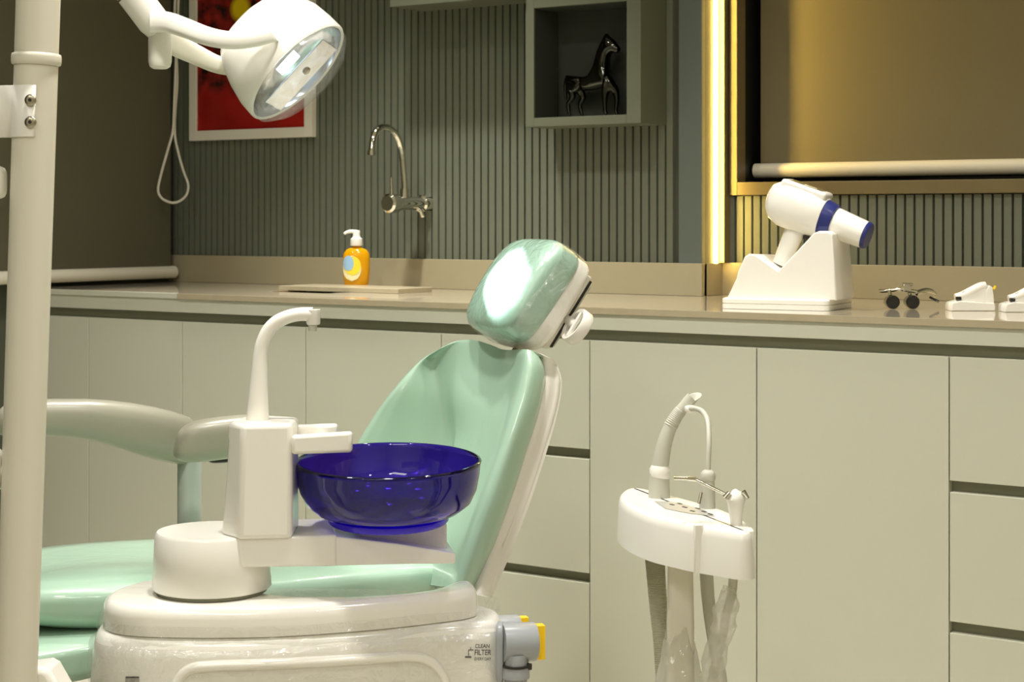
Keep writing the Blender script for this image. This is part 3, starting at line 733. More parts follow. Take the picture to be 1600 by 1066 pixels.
# far-side armrest
def arm_ring(px, yt, yb, d, hw=0.030, n=20, p=3.2):
    c = P(px, (yt + yb) / 2, d); hz = M2((yb - yt) / 2, d); out = []
    for k in range(n):
        q = 2 * math.pi * k / n; a, b = math.cos(q), math.sin(q); l = (abs(a) ** p + abs(b) ** p) ** (1 / p)
        out.append(c + CB * (hw * a / l) + UP * (hz * b / l))
    return out
secs = [(-6, 652, 672, 2.93, .014), (-2, 642, 679, 2.932, .024), (10, 632, 681, 2.935, .03), (40, 626, 680, 2.955, .032), (80, 624, 681, 2.975, .034), (110, 624, 683, 2.99, .034), (137, 624, 687, 3.0, .034), (170, 626, 696, 3.02, .034), (205, 630, 708, 3.04, .034), (240, 636, 718, 3.06, .033), (270, 643, 724, 3.08, .031), (296, 652, 725, 3.1, .024), (305, 664, 722, 3.11, .014)]
m = MB(); m.loft([arm_ring(*s[:4], hw=s[4]) for s in secs]); m.build('armrest', 'arm_grey', ch, angle=70)
def lobe(q):
    a, b, c = q
    return [a - 0.010 * (c / 0.036) * -1, b, c + 0.004 * a / 0.06]
m = MB(); m.superbox(P(343, 685, 3.0), (CA, CB, UP), (0.074, 0.034, 0.036), 3.6, 12, lobe); m.build('armrest_pad', 'arm_grey', ch, angle=80)
m = MB(); m.superbox(P(345, 717, 3.02), (CA, CB, UP), (0.022, 0.02, 0.006), 4, 6); m.build('armrest_pivot', 'dark_plastic', ch)
m = MB(); pt = P(296, 716, 3.1); m.lathe([(0.021, -0.30), (0.021, 0.0), (0.019, 0.004)], pt, n=24); m.build('armrest_post', 'post_grey', ch)
m = MB(); q0 = pt - UP * 0.29; m.tube([q0, Vector((seat_c.x, seat_c.y, q0.z))], 0.018, 12); m.build('armrest_bracket', 'post_grey', ch)

# ================================================================== CUSPIDOR UNIT
ZL = 0.525                                   # lid top
cu_o = RF(-0.33, 2.46, 0)
cu = thing('cuspidor_unit', cu_o, 'white dental side unit wrapped in plastic with the cuspidor tower on top', 'dental unit')
lid_pl = [(-.572, 2.475), (-.560, 2.425), (-.525, 2.392), (-.45, 2.378), (-.33, 2.382), (-.2, 2.42), (-.10, 2.468), (-.060, 2.495), (-.050, 2.525), (-.058, 2.566), (-.085, 2.562), (-.118, 2.505), (-.19, 2.468), (-.30, 2.462), (-.35, 2.49), (-.38, 2.56), (-.44, 2.598), (-.52, 2.580), (-.555, 2.54)]
lp = closed_spline([RF(r, f, 0) for r, f in lid_pl], 4)
lc = Vector((0, 0, 0))
def inset(ring_, amt, z):
    n = len(ring_); out = []
    for i in range(n):
        t = (ring_[(i + 1) % n] - ring_[i - 1]).normalized(); nrm = Vector((-t.y, t.x, 0))
        out.append(Vector((ring_[i].x, ring_[i].y, 0)) + nrm * amt + UP * z)
    return out
# orientation sign
ar = sum(lp[i].x * lp[(i + 1) % len(lp)].y - lp[(i + 1) % len(lp)].x * lp[i].y for i in range(len(lp)))
SG = 1 if ar > 0 else -1
def ins(amt, z, base=lp): return inset(base, amt * SG, z)
m = MB(); m.loft([ins(0.004, 0.4835), ins(0.0, 0.485), ins(0.0, 0.508), ins(0.0015, 0.515), ins(0.005, 0.521), ins(0.009, ZL - 0.001), ins(0.013, ZL)]); m.build('lid', 'white_gloss', cu, angle=60)
body_pl = [(-.585, 2.475), (-.572, 2.415), (-.53, 2.384), (-.45, 2.370), (-.33, 2.374), (-.2, 2.412), (-.10, 2.455), (-.032, 2.472), (-.0145, 2.495), (-.016, 2.555), (-.060, 2.60), (-.19, 2.62), (-.30, 2.63), (-.44, 2.63), (-.54, 2.60), (-.575, 2.54)]
bp_ = closed_spline([RF(r, f, 0) for r, f in body_pl], 5)
def bins(amt, z): return inset(bp_, amt * SG, z)
m = MB(); m.loft([bins(0.0, 0.22), bins(-0.004, 0.40), bins(0.0, 0.455), bins(0.004, 0.474), bins(0.010, 0.4825), bins(0.014, 0.4835)]); m.build('body', 'white_gloss', cu, angle=60)
m = MB(); m.superbox(RF(-0.3, 2.5, 0.115), (CR, CF, UP), (0.14, 0.07, 0.115), 6, 8); m.build('foot', 'white_plastic', cu, angle=60)
# raised front panel on the body: pixel outline projected on the front of the body
def body_front(px, py, off=0.0):
    # nearest intersection of the pixel column with the body outline
    v = ray(px); best = None; n = len(bp_)
    for i in range(n):
        a, b = bp_[i], bp_[(i + 1) % n]; e = b - a
        den = v.x * e.y - v.y * e.x
        if abs(den) < 1e-9: continue
        t = (a.x * e.y - a.y * e.x) / den; s_ = (a.x * v.y - a.y * v.x) / den
        if -0.02 <= s_ <= 1.02 and t > 0 and (best is None or t < best): best = t
    if best is None: best = 2.42
    return P(px, py, best - off)
path = [(268, 1200), (272, 1090), (280, 1062), (298, 1046), (330, 1041), (420, 1038), (520, 1033), (600, 1028), (640, 1026), (668, 1032), (688, 1050), (698, 1080), (706, 1200)]
pl_ = spline([body_front(a, b, 0.0) for a, b in path], 5)
m = MB(); m.tube(pl_, 0.0075, 12); m.build('panel_rim', 'white_gloss', cu, angle=70)
# printed notice
def text(body, c, size, parent, xdir, ndir, m_, name='lettering', sx=1.0):
    cu_ = D.curves.new('txt', 'FONT'); cu_.body = body; cu_.size = size; cu_.align_x = 'CENTER'; cu_.align_y = 'CENTER'; cu_.offset = size * 0.018
    to = D.objects.new('txt', cu_); COL.objects.link(to)
    me = to.to_mesh(); vs = [v.co.copy() for v in me.vertices]; fs = [tuple(p.vertices) for p in me.polygons]; to.to_mesh_clear()
    D.objects.remove(to); D.curves.remove(cu_)
    ydir = ndir.cross(xdir).normalized()
    if ydir.z < 0: ydir = -ydir
    mm = MB(); mm.add([c + xdir * (v.x * sx) + ydir * v.y for v in vs], fs); return mm.build(name, m_, parent, angle=0)
def face_frame(px, py):
    a, b = body_front(px - 8, py), body_front(px + 8, py); xd = (b - a).normalized(); nd = xd.cross(UP).normalized()
    if nd.dot(CF) > 0: nd = -nd
    return body_front(px, py) + nd * 0.0025, xd, nd
for tx, px, py, sz, sx in (('CLEAN', 753, 1009.5, 0.0078, .88), ('FILTER', 753.5, 1019.5, 0.0106, .78), ('EVERY DAY', 753.5, 1029.5, 0.0060, .78)):
    c, xd, nd = face_frame(px, py); text(tx, c, sz, cu, xd, nd, 'ink', sx=sx)
m = MB()
c, xd, nd = face_frame(735, 1020); nn_ = nd * 0.0003; k = c.dot(CF) / FPX
for (x0, x1, y0, y1) in ((-3.5, 4.5, 4, 5.5), (-0.6, 0.6, 5, 9), (-4, -2.8, -4, 5), (-9, 1, -7.5, -5)):
    m.box(c + xd * ((x0 + x1) / 2 * k) + UP * ((y0 + y1) / 2 * k), ((x1 - x0) / 2 * k, 0.0002, (y1 - y0) / 2 * k), (xd, nd, UP))
m.build('tap_symbol', 'ink', cu, angle=0)
c, xd, nd = face_frame(208, 1062); k = c.dot(CF) / FPX
m = MB(); m.box(c + UP * 4 * k, (11.5 * k, 0.0003, 1.2 * k), (xd, nd, UP)); m.build('badge_bar', 'ink', cu, angle=0)
m = MB(); m.box(c - UP * 4 * k, (12 * k, 0.0002, 6 * k), (xd, nd, UP)); m.build('badge', 'ink_grey', cu, angle=0)
# crinkled film over the body
m = MB(); rows = []
for z in [0.30 + 0.2 * i / 40 for i in range(41)]:
    rr = bins(-0.006 if z < 0.47 else 0.004 + (z - 0.47) * 0.05, z); row = []
    for p in rr:
        nv = noise.noise(p * 22) * 0.0035 + noise.noise(p * 60) * 0.0012
        dirn = Vector((p.x - cu_o.x, p.y - cu_o.y, 0)).normalized(); row.append(p + dirn * nv)
    rows.append(row)
m.loft(rows, (False, False)); m.build('plastic_wrap', 'film', cu, angle=80)
# pivot drum and arm
dc_ = RF(-0.424, 2.487, 0); DR = 0.0835
m = MB(); m.lathe([(DR - 0.006, ZL + 0.001), (DR - 0.006, ZL + 0.006)], dc_, n=48); m.build('pivot_ring', 'cabinet_dark', cu)
ZT = 0.611
m = MB(); m.lathe([(DR - 0.002, ZL + 0.006), (DR, ZL + 0.008), (DR - 0.004, ZT - 0.004), (DR - 0.007, ZT)], dc_, n=56); m.build('pivot_drum', 'white_plastic', cu, angle=50)
GA = math.radians(9); gA = CR * math.cos(GA) + CF * math.sin(GA); gB = -CR * math.sin(GA) + CF * math.cos(GA)
def armbox(pts_top, z_lo): pass
a0 = dc_ + gA * 0.0 - gB * 0.070
prof_arm = [(0.0, ZT - 0.001, 0.567), (0.155, ZT - 0.001, 0.567)]
m = MB()
for (s0, s1, zt0, zt1, zb0, zb1, near, far) in ((0.0, 0.172, ZT - .0008, ZT + .001, .571, .568, -.070, .070),):
    ringA = lambda s, zt_, zb_: [dc_ + gA * s + gB * near + UP * zb_, dc_ + gA * s + gB * far + UP * zb_, dc_ + gA * s + gB * far + UP * zt_, dc_ + gA * s + gB * near + UP * zt_]
    m.loft([ringA(s0, zt0, zb0), ringA(s1, zt1, zb1)])
m.build('swing_arm', 'white_plastic', cu, angle=0, bevel=0.004, segs=3)
m = MB()
rw = lambda s, zt_, zb_, nr_=-.068, fr_=.068: [dc_ + gA * s + gB * nr_ + UP * zb_, dc_ + gA * s + gB * fr_ + UP * zb_, dc_ + gA * s + gB * fr_ + UP * zt_, dc_ + gA * s + gB * nr_ + UP * zt_]
m.loft([rw(0.165, ZT - 0.001, .5685), rw(0.25, 0.598, .568), rw(0.338, 0.581, .5665)]); m.build('arm_wedge', 'white_plastic', cu, angle=0, bevel=0.002)
BC = P(607, 718, 2.525); BC.z = 0
m = MB(); m.box(Vector((BC.x, BC.y, 0.595)) + gA * 0.018 + gB * 0.02, (0.062, 0.058, 0.024), (gA, gB, UP)); m.build('bowl_block', 'white_plastic', cu, bevel=0.004)
# tower
def tw(px0, pxm, px1, yl_, z):  # plan ring of the tower at height z from pixel columns at depth
    pass
tz0, tz1 = ZT - 0.002, 0.768
def tower_ring(z, e):
    q = [(-0.396 - e, 2.455), (-0.372 - e * .4, 2.418), (-0.3035, 2.430), (-0.3045, 2.515), (-0.345, 2.535), (-0.388 - e, 2.52)]
    return [RF(r, f, z) for r, f in q]
m = MB(); m.loft([tower_ring(tz0, 0.010), tower_ring(0.74, 0.0), tower_ring(tz1, -0.002)]); m.build('tower', 'white_plastic', cu, angle=30, bevel=0.007, segs=4)
# spout
dsp = 2.475
sp_px = [(402, 668, 18.5), (402.5, 655, 18), (403.5, 620, 15.5), (405, 590, 13.5), (407, 555, 11.6), (411, 535, 11.2), (420, 516, 11), (433, 503, 10.8), (449, 495.5, 10.6), (466, 491.5, 10.6), (482, 491, 10.8), (489, 491, 11)]
sp_ = spline([(a, b, r) for a, b, r in sp_px], 4)
m = MB(); m.tube([P(q.x, q.y, dsp) for q in sp_], [M2(q.z, dsp) for q in sp_], 20); m.tube([P(489.5, 483.5, dsp), P(489.5, 505, dsp), P(489.5, 507.5, dsp)], [M2(11, dsp), M2(11, dsp), M2(9.5, dsp)], 20); m.build('spout', 'white_plastic', cu, angle=50, bevel=0.001)
m = MB(); m.tube([P(488.5, 506, dsp), P(488.5, 517, dsp)], [M2(7.2, dsp), M2(6.5, dsp)], 16); m.build('spout_nozzle', 'tube_grey', cu)
# cup rest
def pxbox(mm, px0, px1, y0, y1, d0, d1, dy=0):
    v = []
    for d in (d0, d1):
        v += [P(px0, y1, d0) + CF * (d - d0), P(px1, y1 + dy, d0) + CF * (d - d0), P(px1, y0 + dy * 2, d0) + CF * (d - d0), P(px0, y0, d0) + CF * (d - d0)]
    mm.add(v, [(0, 1, 2, 3), (7, 6, 5, 4), (0, 4, 5, 1), (1, 5, 6, 2), (2, 6, 7, 3), (3, 7, 4, 0)])
m = MB(); pxbox(m, 455, 550, 681, 711, 2.422, 2.438, -3); m.build('cup_rest', 'white_plastic', cu, angle=30, bevel=0.005, segs=3)
m = MB(); pxbox(m, 455, 527, 665, 697, 2.495, 2.512, -1); m.build('cup_rest', 'white_plastic', cu, angle=30, bevel=0.005, segs=3)
m = MB(); pxbox(m, 455, 505, 688, 708, 2.43, 2.505, 0); m.build('cup_rest', 'white_plastic', cu, angle=30, bevel=0.003, segs=2)
# drain filters with yellow caps
def filt(px0, px1, py, r, d, main=True):
    a, b = P(px0, py + 2, d), P(px1, py, d + 0.012)
    ax = (b - a).normalized()
    m = MB(); m.tube([a, a + ax * 0.004, b - ax * 0.003, b], [r, r, r, r * 0.96], 28); f_ = m.build('filter_housing', 'pipe_grey', cu, bevel=0.001)
    m = MB(); m.tube([b - ax * 0.001, b + ax * 0.001], [r * 0.97, r * 0.9], 24)
    m.box(b + ax * 0.006, (0.007, r * 0.30, r * 0.88), (ax, ax.cross(UP).normalized(), UP)); m.build('filter_cap', 'yellow', f_, bevel=0.003, segs=3)
    return a, b, ax
filt(784, 836, 1003, 0.0275, 2.47)
filt(758, 811, 987, 0.0245, 2.57)
m = MB(); m.superbox(P(781, 1020, 2.475), (CR, CF, UP), (0.006, 0.02, 0.042), 5, 8); m.build('filter_mount', 'pipe_grey', cu)
m = MB(); q = P(806, 1022, 2.462); m.lathe([(0.016, -0.30), (0.016, -0.035), (0.0165, -0.018), (0.015, 0.0)], q, n=24); m.build('drain_pipe', 'pipe_grey', cu)
m = MB(); q = P(806, 1043, 2.462); m.lathe([(0.0195, -0.014), (0.0195, -0.004), (0.0185, 0.002)], q, n=24); m.build('drain_clamp', 'pipe_grey', cu)
m = MB(); m.lathe([(0.0198, 0.0015), (0.0198, 0.0045)], q, n=24); m.build('drain_gasket', 'dark_plastic', cu)
m = MB(); m.box(q + CR * 0.0185 + UP * 0.002 - CF * .004, (0.004, 0.004, 0.004), (CR, CF, UP)); m.build('clamp_clip', 'dark_plastic', cu, bevel=0.001)

# blue glass bowl
bo = thing('cuspidor_bowl', Vector((BC.x, BC.y, 0.6195)), 'dark blue glass cuspidor bowl under the white spout', 'bowl')
Rr = 0.1325
zr, zb_ = 0.709, 0.629
outer = [(0.060, zb_), (0.085, zb_ + .002), (0.105, zb_ + .008), (0.119, zb_ + .020), (0.127, zb_ + .038), (0.131, zb_ + .060), (Rr, zr - .006), (Rr + .0012, zr - .002), (Rr, zr)]
inner = [(Rr - .003, zr + .0005), (Rr - .005, zr - .002), (Rr - .006, zr - .008), (0.1255, zb_ + .060), (0.121, zb_ + .040), (0.1135, zb_ + .024), (0.100, zb_ + .013), (0.082, zb_ + .007), (0.05, zb_ + .005), (0.0, zb_ + .005)]
BT = (UP * math.cos(math.radians(3.4)) - CF * math.sin(math.radians(3.4))).normalized()
c0_ = Vector((BC.x, BC.y, 0.622)) - BT * 0.6245
m = MB(); m.lathe([(0.0, zb_)] + outer + inner, c0_, BT, n=72); m.build('glass', 'blue_glass', bo, angle=60)
m = MB(); m.lathe([(0.0, 0.6195), (0.084, 0.6195), (0.0865, 0.622), (0.086, 0.6285), (0.0, 0.6285)], c0_, BT, n=56, caps=(False, False)); m.build('foot_ring', 'painted_glow', bo, angle=60)

# ================================================================== SUCTION HOLDER
ZS1, ZS0 = 0.665, 0.606
sh_pl = [(.150, 2.435), (.159, 2.359), (.183, 2.288), (.212, 2.245), (.230, 2.221), (.263, 2.189), (.286, 2.171), (.299, 2.190), (.298, 2.259), (.281, 2.333), (.254, 2.396), (.224, 2.457), (.192, 2.515), (.172, 2.527), (.156, 2.495)]
sp2 = closed_spline([RF(r, f, 0) for r, f in sh_pl], 4)
ar = sum(sp2[i].x * sp2[(i + 1) % len(sp2)].y - sp2[(i + 1) % len(sp2)].x * sp2[i].y for i in range(len(sp2))); SG2 = 1 if ar > 0 else -1
sins = lambda a, z: inset(sp2, a * SG2, z)
so_o = RF(0.22, 2.33, 0)
su = thing('suction_holder', so_o, 'white kidney-shaped assistant holder on a post right of the chair', 'instrument holder')
m = MB(); m.loft([sins(0.010, ZS0), sins(-0.004, ZS0), sins(-0.002, ZS1 - 0.012), sins(0.0, ZS1 - 0.004), sins(0.004, ZS1), sins(0.012, ZS1)]); m.build('tray', 'white_plastic', su, angle=50)
# highlight on the joint between the tray halves, modelled as a raised strip
j0 = P(1091, 821, 2.216)
m = MB(); m.box(Vector((j0.x, j0.y, (ZS0 + ZS1) / 2 + .001)), (0.006, 0.006, 0.031), (CR, CF, UP)); m.build('tray_strip', 'white_plastic', su, bevel=0.002)
m = MB(); j1 = P(1172, 830, 2.19); m.box(Vector((j1.x, j1.y, (ZS0 + ZS1) / 2)), (0.004, 0.012, 0.030), (CR, CF, UP)); m.build('tray_strip', 'white_plastic', su, bevel=0.002)
# printed keypad label on top
def tp_(px, py): d = (HC - ZS1 - 0.0006) * FPX / (py - PCY); return P(px, py, d)
m = MB(); m.loft([[tp_(1022, 783), tp_(1040, 795), tp_(1075, 802), tp_(1118, 807), tp_(1100, 797), tp_(1065, 787), tp_(1045, 784)]], (False, True)); m.build('keypad_label', 'ink_grey', su, angle=0)
m = MB()
for (a, b) in ((1050, 789), (1062, 787.5), (1070, 793), (1082, 799), (1090, 795), (1100, 800), (1110, 804)):
    q = tp_(a, b); m.box(q + UP * 0.0004, (0.0045, 0.0016, 0.0003), ((CR * .45 - CF * .9).normalized(), (CR * .9 + CF * .45).normalized(), UP))
m.build('keypad_print', 'ink', su, angle=0)
m = MB(); q = P(1063, 880, 2.31)
m.superbox(Vector((q.x, q.y, 0.34)), (CR, CF, UP), (0.0172, 0.0172, 0.275), 8, 8); m.build('post', 'cream', su, angle=60)
m = MB(); m.superbox(Vector((q.x, q.y, 0.025)), (CR, CF, UP), (0.13, 0.13, 0.025), 6, 8); m.build('foot', 'white_plastic', su, angle=60)
# plastic sleeve around the post
m = MB(); rows = []
for i in range(22):
    z = 0.55 - 0.011 * i - 0.0; hw = 0.019 + 0.013 * min(1, i / 6); row = []
    for k in range(28):
        a = 2 * math.pi * k / 28
        rr = hw * (1 + 0.16 * noise.noise(Vector((math.cos(a) * 2, math.sin(a) * 2, z * 22))))
        top = 0.022 * noise.noise(Vector((math.cos(a) * 1.5, math.sin(a) * 1.5, 3.1))) if i == 0 else 0
        row.append(Vector((q.x, q.y, z + top)) + CR * rr * math.cos(a) - CR * 0.002 + CF * rr * math.sin(a))
    rows.append(row)
rows = [[p - UP * 0.045 for p in r] for r in rows]
m.loft(rows, (False, False)); m.build('plastic_sleeve', 'sleeve', su, angle=80)
# sockets in the tray
def cone(name, mt, parent, px, y0, y1, r0, r1, d, n=24, extra=None):
    mm = MB(); a, b = P(px, y1, d), P(px, y0, d); mm.tube([a, b], [M2(r1, d), M2(r0, d)], n)
    return mm.build(name, mt, parent)
cone('socket', 'tube_grey', su, 1030, 738, 790, 15.5, 17.5, 2.44)
cone('socket', 'tube_grey', su, 1105, 752, 812, 11.5, 13.5, 2.35)

# suction handle with curved saliva tip
se = thing('suction_tip', P(1031, 738, 2.44), 'thick grey saliva ejector tube with an oblique open tip', 'suction tube')
m = MB(); m.lathe([(M2(14, 2.44), -0.012), (M2(16.5, 2.44), -0.006), (M2(16.5, 2.44), 0.004), (M2(13, 2.44), 0.009)], P(1031, 737, 2.44), n=24); m.build('collar', 'white_plastic', se)
tpx = [(1031, 732, 13.5), (1034, 712, 13), (1039, 690, 12), (1047, 668, 10.5), (1056, 652, 9.5), (1064, 641, 9), (1071, 632, 8.5), (1077, 625, 8.5), (1081, 621, 9)]
ts = spline(tpx, 6); pts = [P(v.x, v.y, 2.44) for v in ts]
rad = []
for i, v in enumerate(ts):
    r = v.z
    if 640 < v.y < 668: r *= 1 + 0.06 * math.sin(i * 2.1)
    rad.append(M2(r, 2.44))
m = MB(); m.tube(pts, rad, 20, caps=False); m.build('tube', 'tube_grey', se, angle=70)
for i in range(len(ts)):
    if 642 < ts[i].y < 668:
        a_ = pts[i]; tt = (pts[i + 1] - pts[i - 1]).normalized(); m = MB(); r_ = M2(ts[i].z, 2.44)
        m.lathe([(r_ * .98, -.0016), (r_ * 1.10, -.0006), (r_ * 1.10, .0006), (r_ * .98, .0016)], a_, axis=tt, n=20, caps=(False, False)); m.build('rib', 'tube_grey', se, angle=80)
# oblique tip: a flared lip
tip = []
for k in range(20):
    a = 2 * math.pi * k / 20; tip.append((a, P(1081 + 15.5 * math.cos(a), 621.5 - 5.5 * math.sin(a) - 5 * math.cos(a), 2.44) + CF * 0.007 * math.sin(a)))
low = [P(1076 + 8.5 * math.cos(a), 629 - 2 * math.sin(a) + 3 * math.cos(a), 2.44) + CF * 0.007 * math.sin(a) for a, _ in tip]
m = MB(); m.loft([low, [t for _, t in tip], [lerp(P(1080, 622, 2.44), t, .88) for _, t in tip], [lerp(P(1077, 627, 2.44), p, .75) for p in low]], (False, True)); m.build('tip', 'tube_grey', se, angle=60)

# thin saliva tube
sv = thing('saliva_tube', P(1105, 752, 2.35), 'thin bent grey suction tube with a white clip', 'suction tube')
m = MB(); m.tube(spline([P(1076, 639, 2.42), P(1088, 639, 2.41), P(1099, 645, 2.4), P(1106, 660, 2.38), P(1107.5, 690, 2.36), P(1106.5, 720, 2.352), P(1106, 744, 2.35)], 6), M2(4.3, 2.38), 12); m.build('tube', 'tube_grey', sv)
m = MB(); m.superbox(P(1079, 639.5, 2.425), (CR, CF, UP), (M2(9.5, 2.4), 0.010, M2(6, 2.4)), 3, 8); m.build('clip', 'white_plastic', sv)
m = MB(); m.superbox(P(1106, 745, 2.35), (CR, CF, UP), (M2(12, 2.35), M2(12, 2.35), M2(11.5, 2.35)), 2.3, 8); m.build('knob', 'tube_grey', sv)
m = MB(); m.tube([P(1096, 770, 2.335), P(1092, 787, 2.33)], 0.002, 8); m.build('latch', 'steel', sv)

# three-way syringe
sy = thing('air_water_syringe', P(1151, 822, 2.22), 'white air and water syringe with a bent chrome nozzle', 'syringe')
m = MB(); m.tube([P(1151, 825, 2.22), P(1150, 812, 2.22), P(1150, 790, 2.22), P(1150, 780, 2.22), P(1150, 772, 2.22), P(1147, 765, 2.22)], [M2(9, 2.22), M2(9.5, 2.22), M2(13, 2.22), M2(15, 2.22), M2(11, 2.22), M2(3, 2.22)], 20); m.build('handle', 'white_plastic', sy)
m = MB(); m.tube(spline([P(1053, 747.5, 2.24), P(1078, 748, 2.24), P(1085, 748.5, 2.24), P(1092, 752, 2.238), P(1112, 762, 2.233), P(1136, 773.5, 2.225)], 3), M2(2.6, 2.24), 10); m.tube([P(1074, 748, 2.24), P(1087, 749, 2.24)], M2(3.6, 2.24), 10); m.build('nozzle', 'chrome', sy)
m = MB(); m.tube([P(1133, 778, 2.215), P(1140, 770, 2.215)], [M2(5, 2.2), M2(4, 2.2)], 12); m.build('nozzle_collar', 'chrome', sy)
m = MB(); m.tube([P(1161, 768, 2.215), P(1169, 779, 2.215)], [M2(4.5, 2.2), M2(2.5, 2.2)], 12); m.build('trigger', 'chrome', sy)

# hanging hoses
def hose(name, pts, r0, r1, mt, label, group='hoses hanging below the suction holder', ribs=0):
    sp3 = spline([P(*p) for p in pts], 10 if ribs else 6); n = len(sp3)
    if ribs:
        dense = []
        for i in range(n - 1):
            for k in range(4): dense.append(lerp(sp3[i], sp3[i + 1], k / 4))
        sp3 = dense + [sp3[-1]]; n = len(sp3)
    m = MB(); m.tube(sp3, [M2(lerp(r0, r1, i / (n - 1)), pts[0][2]) * (1 + (0.07 if ribs and i % 2 else 0)) for i in range(n)], 16)
    return tag(m.build(name, mt, angle=50), label, 'hose', group)
hose('suction_hose', [(1023, 868, 2.44), (1025, 900, 2.44), (1029, 950, 2.43), (1034, 1000, 2.42), (1038, 1066, 2.41), (1050, 1200, 2.40), (1056, 1300, 2.4)], 15, 11, 'hose_grey', 'ribbed grey suction hose hanging left of the holder post', ribs=1)
hose('suction_hose', [(1103, 868, 2.34), (1104, 900, 2.34), (1107, 940, 2.34), (1112, 980, 2.34), (1120, 1030, 2.34), (1128, 1080, 2.34), (1130, 1250, 2.34)], 11, 9, 'tube_grey', 'smooth pale hose hanging right beside the holder post', ribs=0)
h3 = [(1147, 868, 2.24), (1146, 900, 2.24), (1143, 930, 2.24), (1135, 960, 2.25), (1128, 1000, 2.26), (1118, 1040, 2.27), (1110, 1070, 2.27), (1090, 1250, 2.28)]
hose('syringe_hose', h3, 7.5, 6.5, 'tube_grey', 'thin pale syringe hose at the right inside a torn plastic sleeve')
m = MB(); rows = []
sp4 = spline([P(*p) for p in [(1141, 917, 2.24), (1135, 950, 2.25), (1126, 990, 2.26), (1117, 1030, 2.27), (1108, 1075, 2.27), (1098, 1150, 2.275)]], 7)
for i, c in enumerate(sp4):
    row = []
    for k in range(22):
        a = 2 * math.pi * k / 22; rr = (0.0075 + 0.008 * min(1, i / 7)) * (1 + 0.35 * noise.noise(Vector((math.cos(a) * 1.6, math.sin(a) * 1.6, i * 0.33))))
        row.append(c + CR * rr * math.cos(a) + CF * rr * math.sin(a) + UP * (0.006 * noise.noise(Vector((math.cos(a) * 2, math.sin(a) * 2, 9.3))) if i == 0 else 0))
    rows.append(row)
m.loft(rows, (False, False)); tag(m.build('plastic_sleeve', 'sleeve', angle=80), 'crumpled clear plastic sleeve around the syringe hose', 'plastic sleeve')

# ================================================================== LAMP POST
dp = 2.2
po = thing('lamp_post', P(10, 1500, dp), 'thick white pole of the dental lamp at the left edge', 'pole')
ORIGIN[po.name] = Vector(po.location)
top_ = P(72, -380, dp); bot_ = P(20, 1240, dp)
m = MB(); pr = M2(34.7, dp); m.tube([bot_, top_], [M2(31.5, dp), pr], 40); m.build('tube', 'cream', po, angle=60)
def on_pole(py): 
    t = (py - 1240) / (-380 - 1240); return lerp(bot_, top_, t)
m = MB(); ax = (top_ - bot_).normalized(); m.lathe([(pr, -0.0075), (pr + .0022, -0.0065), (pr + .0030, -0.003), (pr + .0030, 0.003), (pr + .0022, 0.0065), (pr, 0.0075)], on_pole(93), ax, 40, (False, False)); m.build('ring', 'cream', po, angle=70)
# bracket plate wrapped on the pole with two screws
c = on_pole(175); m = MB(); rows = []
for (dz, e) in ((-M2(41, dp), -.001), (-M2(40, dp), 0.002), (M2(39, dp), 0.002), (M2(40.5, dp), -.001)):
    row = []
    for k in range(13):
        a = math.radians(-185 + 112 * k / 12)   # from the left side to the right front
        row.append(c + ax * dz + CR * (pr + e) * math.cos(a) + CF * (pr + e) * math.sin(a))
    row = [c + ax * dz - CR * (pr + 0.03) - CF * 0.004 + CF * 0.0, c + ax * dz - CR * (pr + 0.006) - CF * (pr * .55 + e)] + row[4:]
    rows.append(row)
m.loft(rows, (False, False), closed=False); br = m.build('bracket', 'white_plastic', po, angle=70)
sm = br.modifiers.new('solid', 'SOLIDIFY'); sm.thickness = 0.003; sm.offset = -1
for py in (156.5, 191):
    cc = P(48, py, dp - pr - 0.0025); m = MB(); m.lathe([(M2(9, dp), 0), (M2(9, dp), 0.002), (M2(6.5, dp), 0.004), (M2(4.5, dp), 0.0042)], cc, axis=-CF, n=20, caps=(False, True)); s_ = m.build('screw', 'steel', po)
    m = MB(); m.lathe([(M2(3.2, dp), 0.0042), (M2(3.0, dp), 0.0048)], cc, axis=-CF, n=6); m.build('screw_socket', 'dark_plastic', s_)
m = MB(); m.superbox(P(-14, 165, dp), (CR, CF, UP), (M2(20, dp), 0.02, M2(18, dp)), 4, 8); m.build('bracket_arm', 'white_plastic', po)
m = MB(); m.superbox(P(-18, 285, dp - .01), (CR, CF, UP), (M2(25, dp), 0.02, M2(26, dp)), 5, 8); m.tube([P(-14, 185, dp), P(-16, 262, dp - .01)], 0.008, 10); m.build('holder', 'white_plastic', po)
m = MB(); m.superbox(P(-18, 735, dp), (CR, CF, UP), (M2(23, dp), 0.02, M2(34, dp)), 4, 8); m.tube([P(-15, 735, dp), P(30, 735, dp)], 0.01, 10); m.build('holder', 'white_plastic', po)
# foot block
fb = [(-60, 1062), (50, 1046), (66, 1044), (77, 1050), (97, 1085), (118, 1120), (140, 1900), (-60, 1900)]
a = [P(x, y, dp + 0.005) for x, y in fb]
zmin = 0.0
a = [Vector((p.x, p.y, max(p.z, zmin))) for p in a]
m = MB(); m.loft([a, [p + CF * 0.06 for p in a]]); m.build('foot_block', 'white_plastic', po, angle=30, bevel=0.008, segs=3)

# ================================================================== OPERATING LAMP
dL = 3.06
la = thing('operating_lamp', P(440, 100, dL), 'white dental operating lamp with bright reflector on a forked arm', 'lamp')
HP = P(792, 440, 2.90)                        # what the lamp points at
lc_ = P(464, 112, dL)                         # mouth centre
LD = (HP - lc_).normalized()
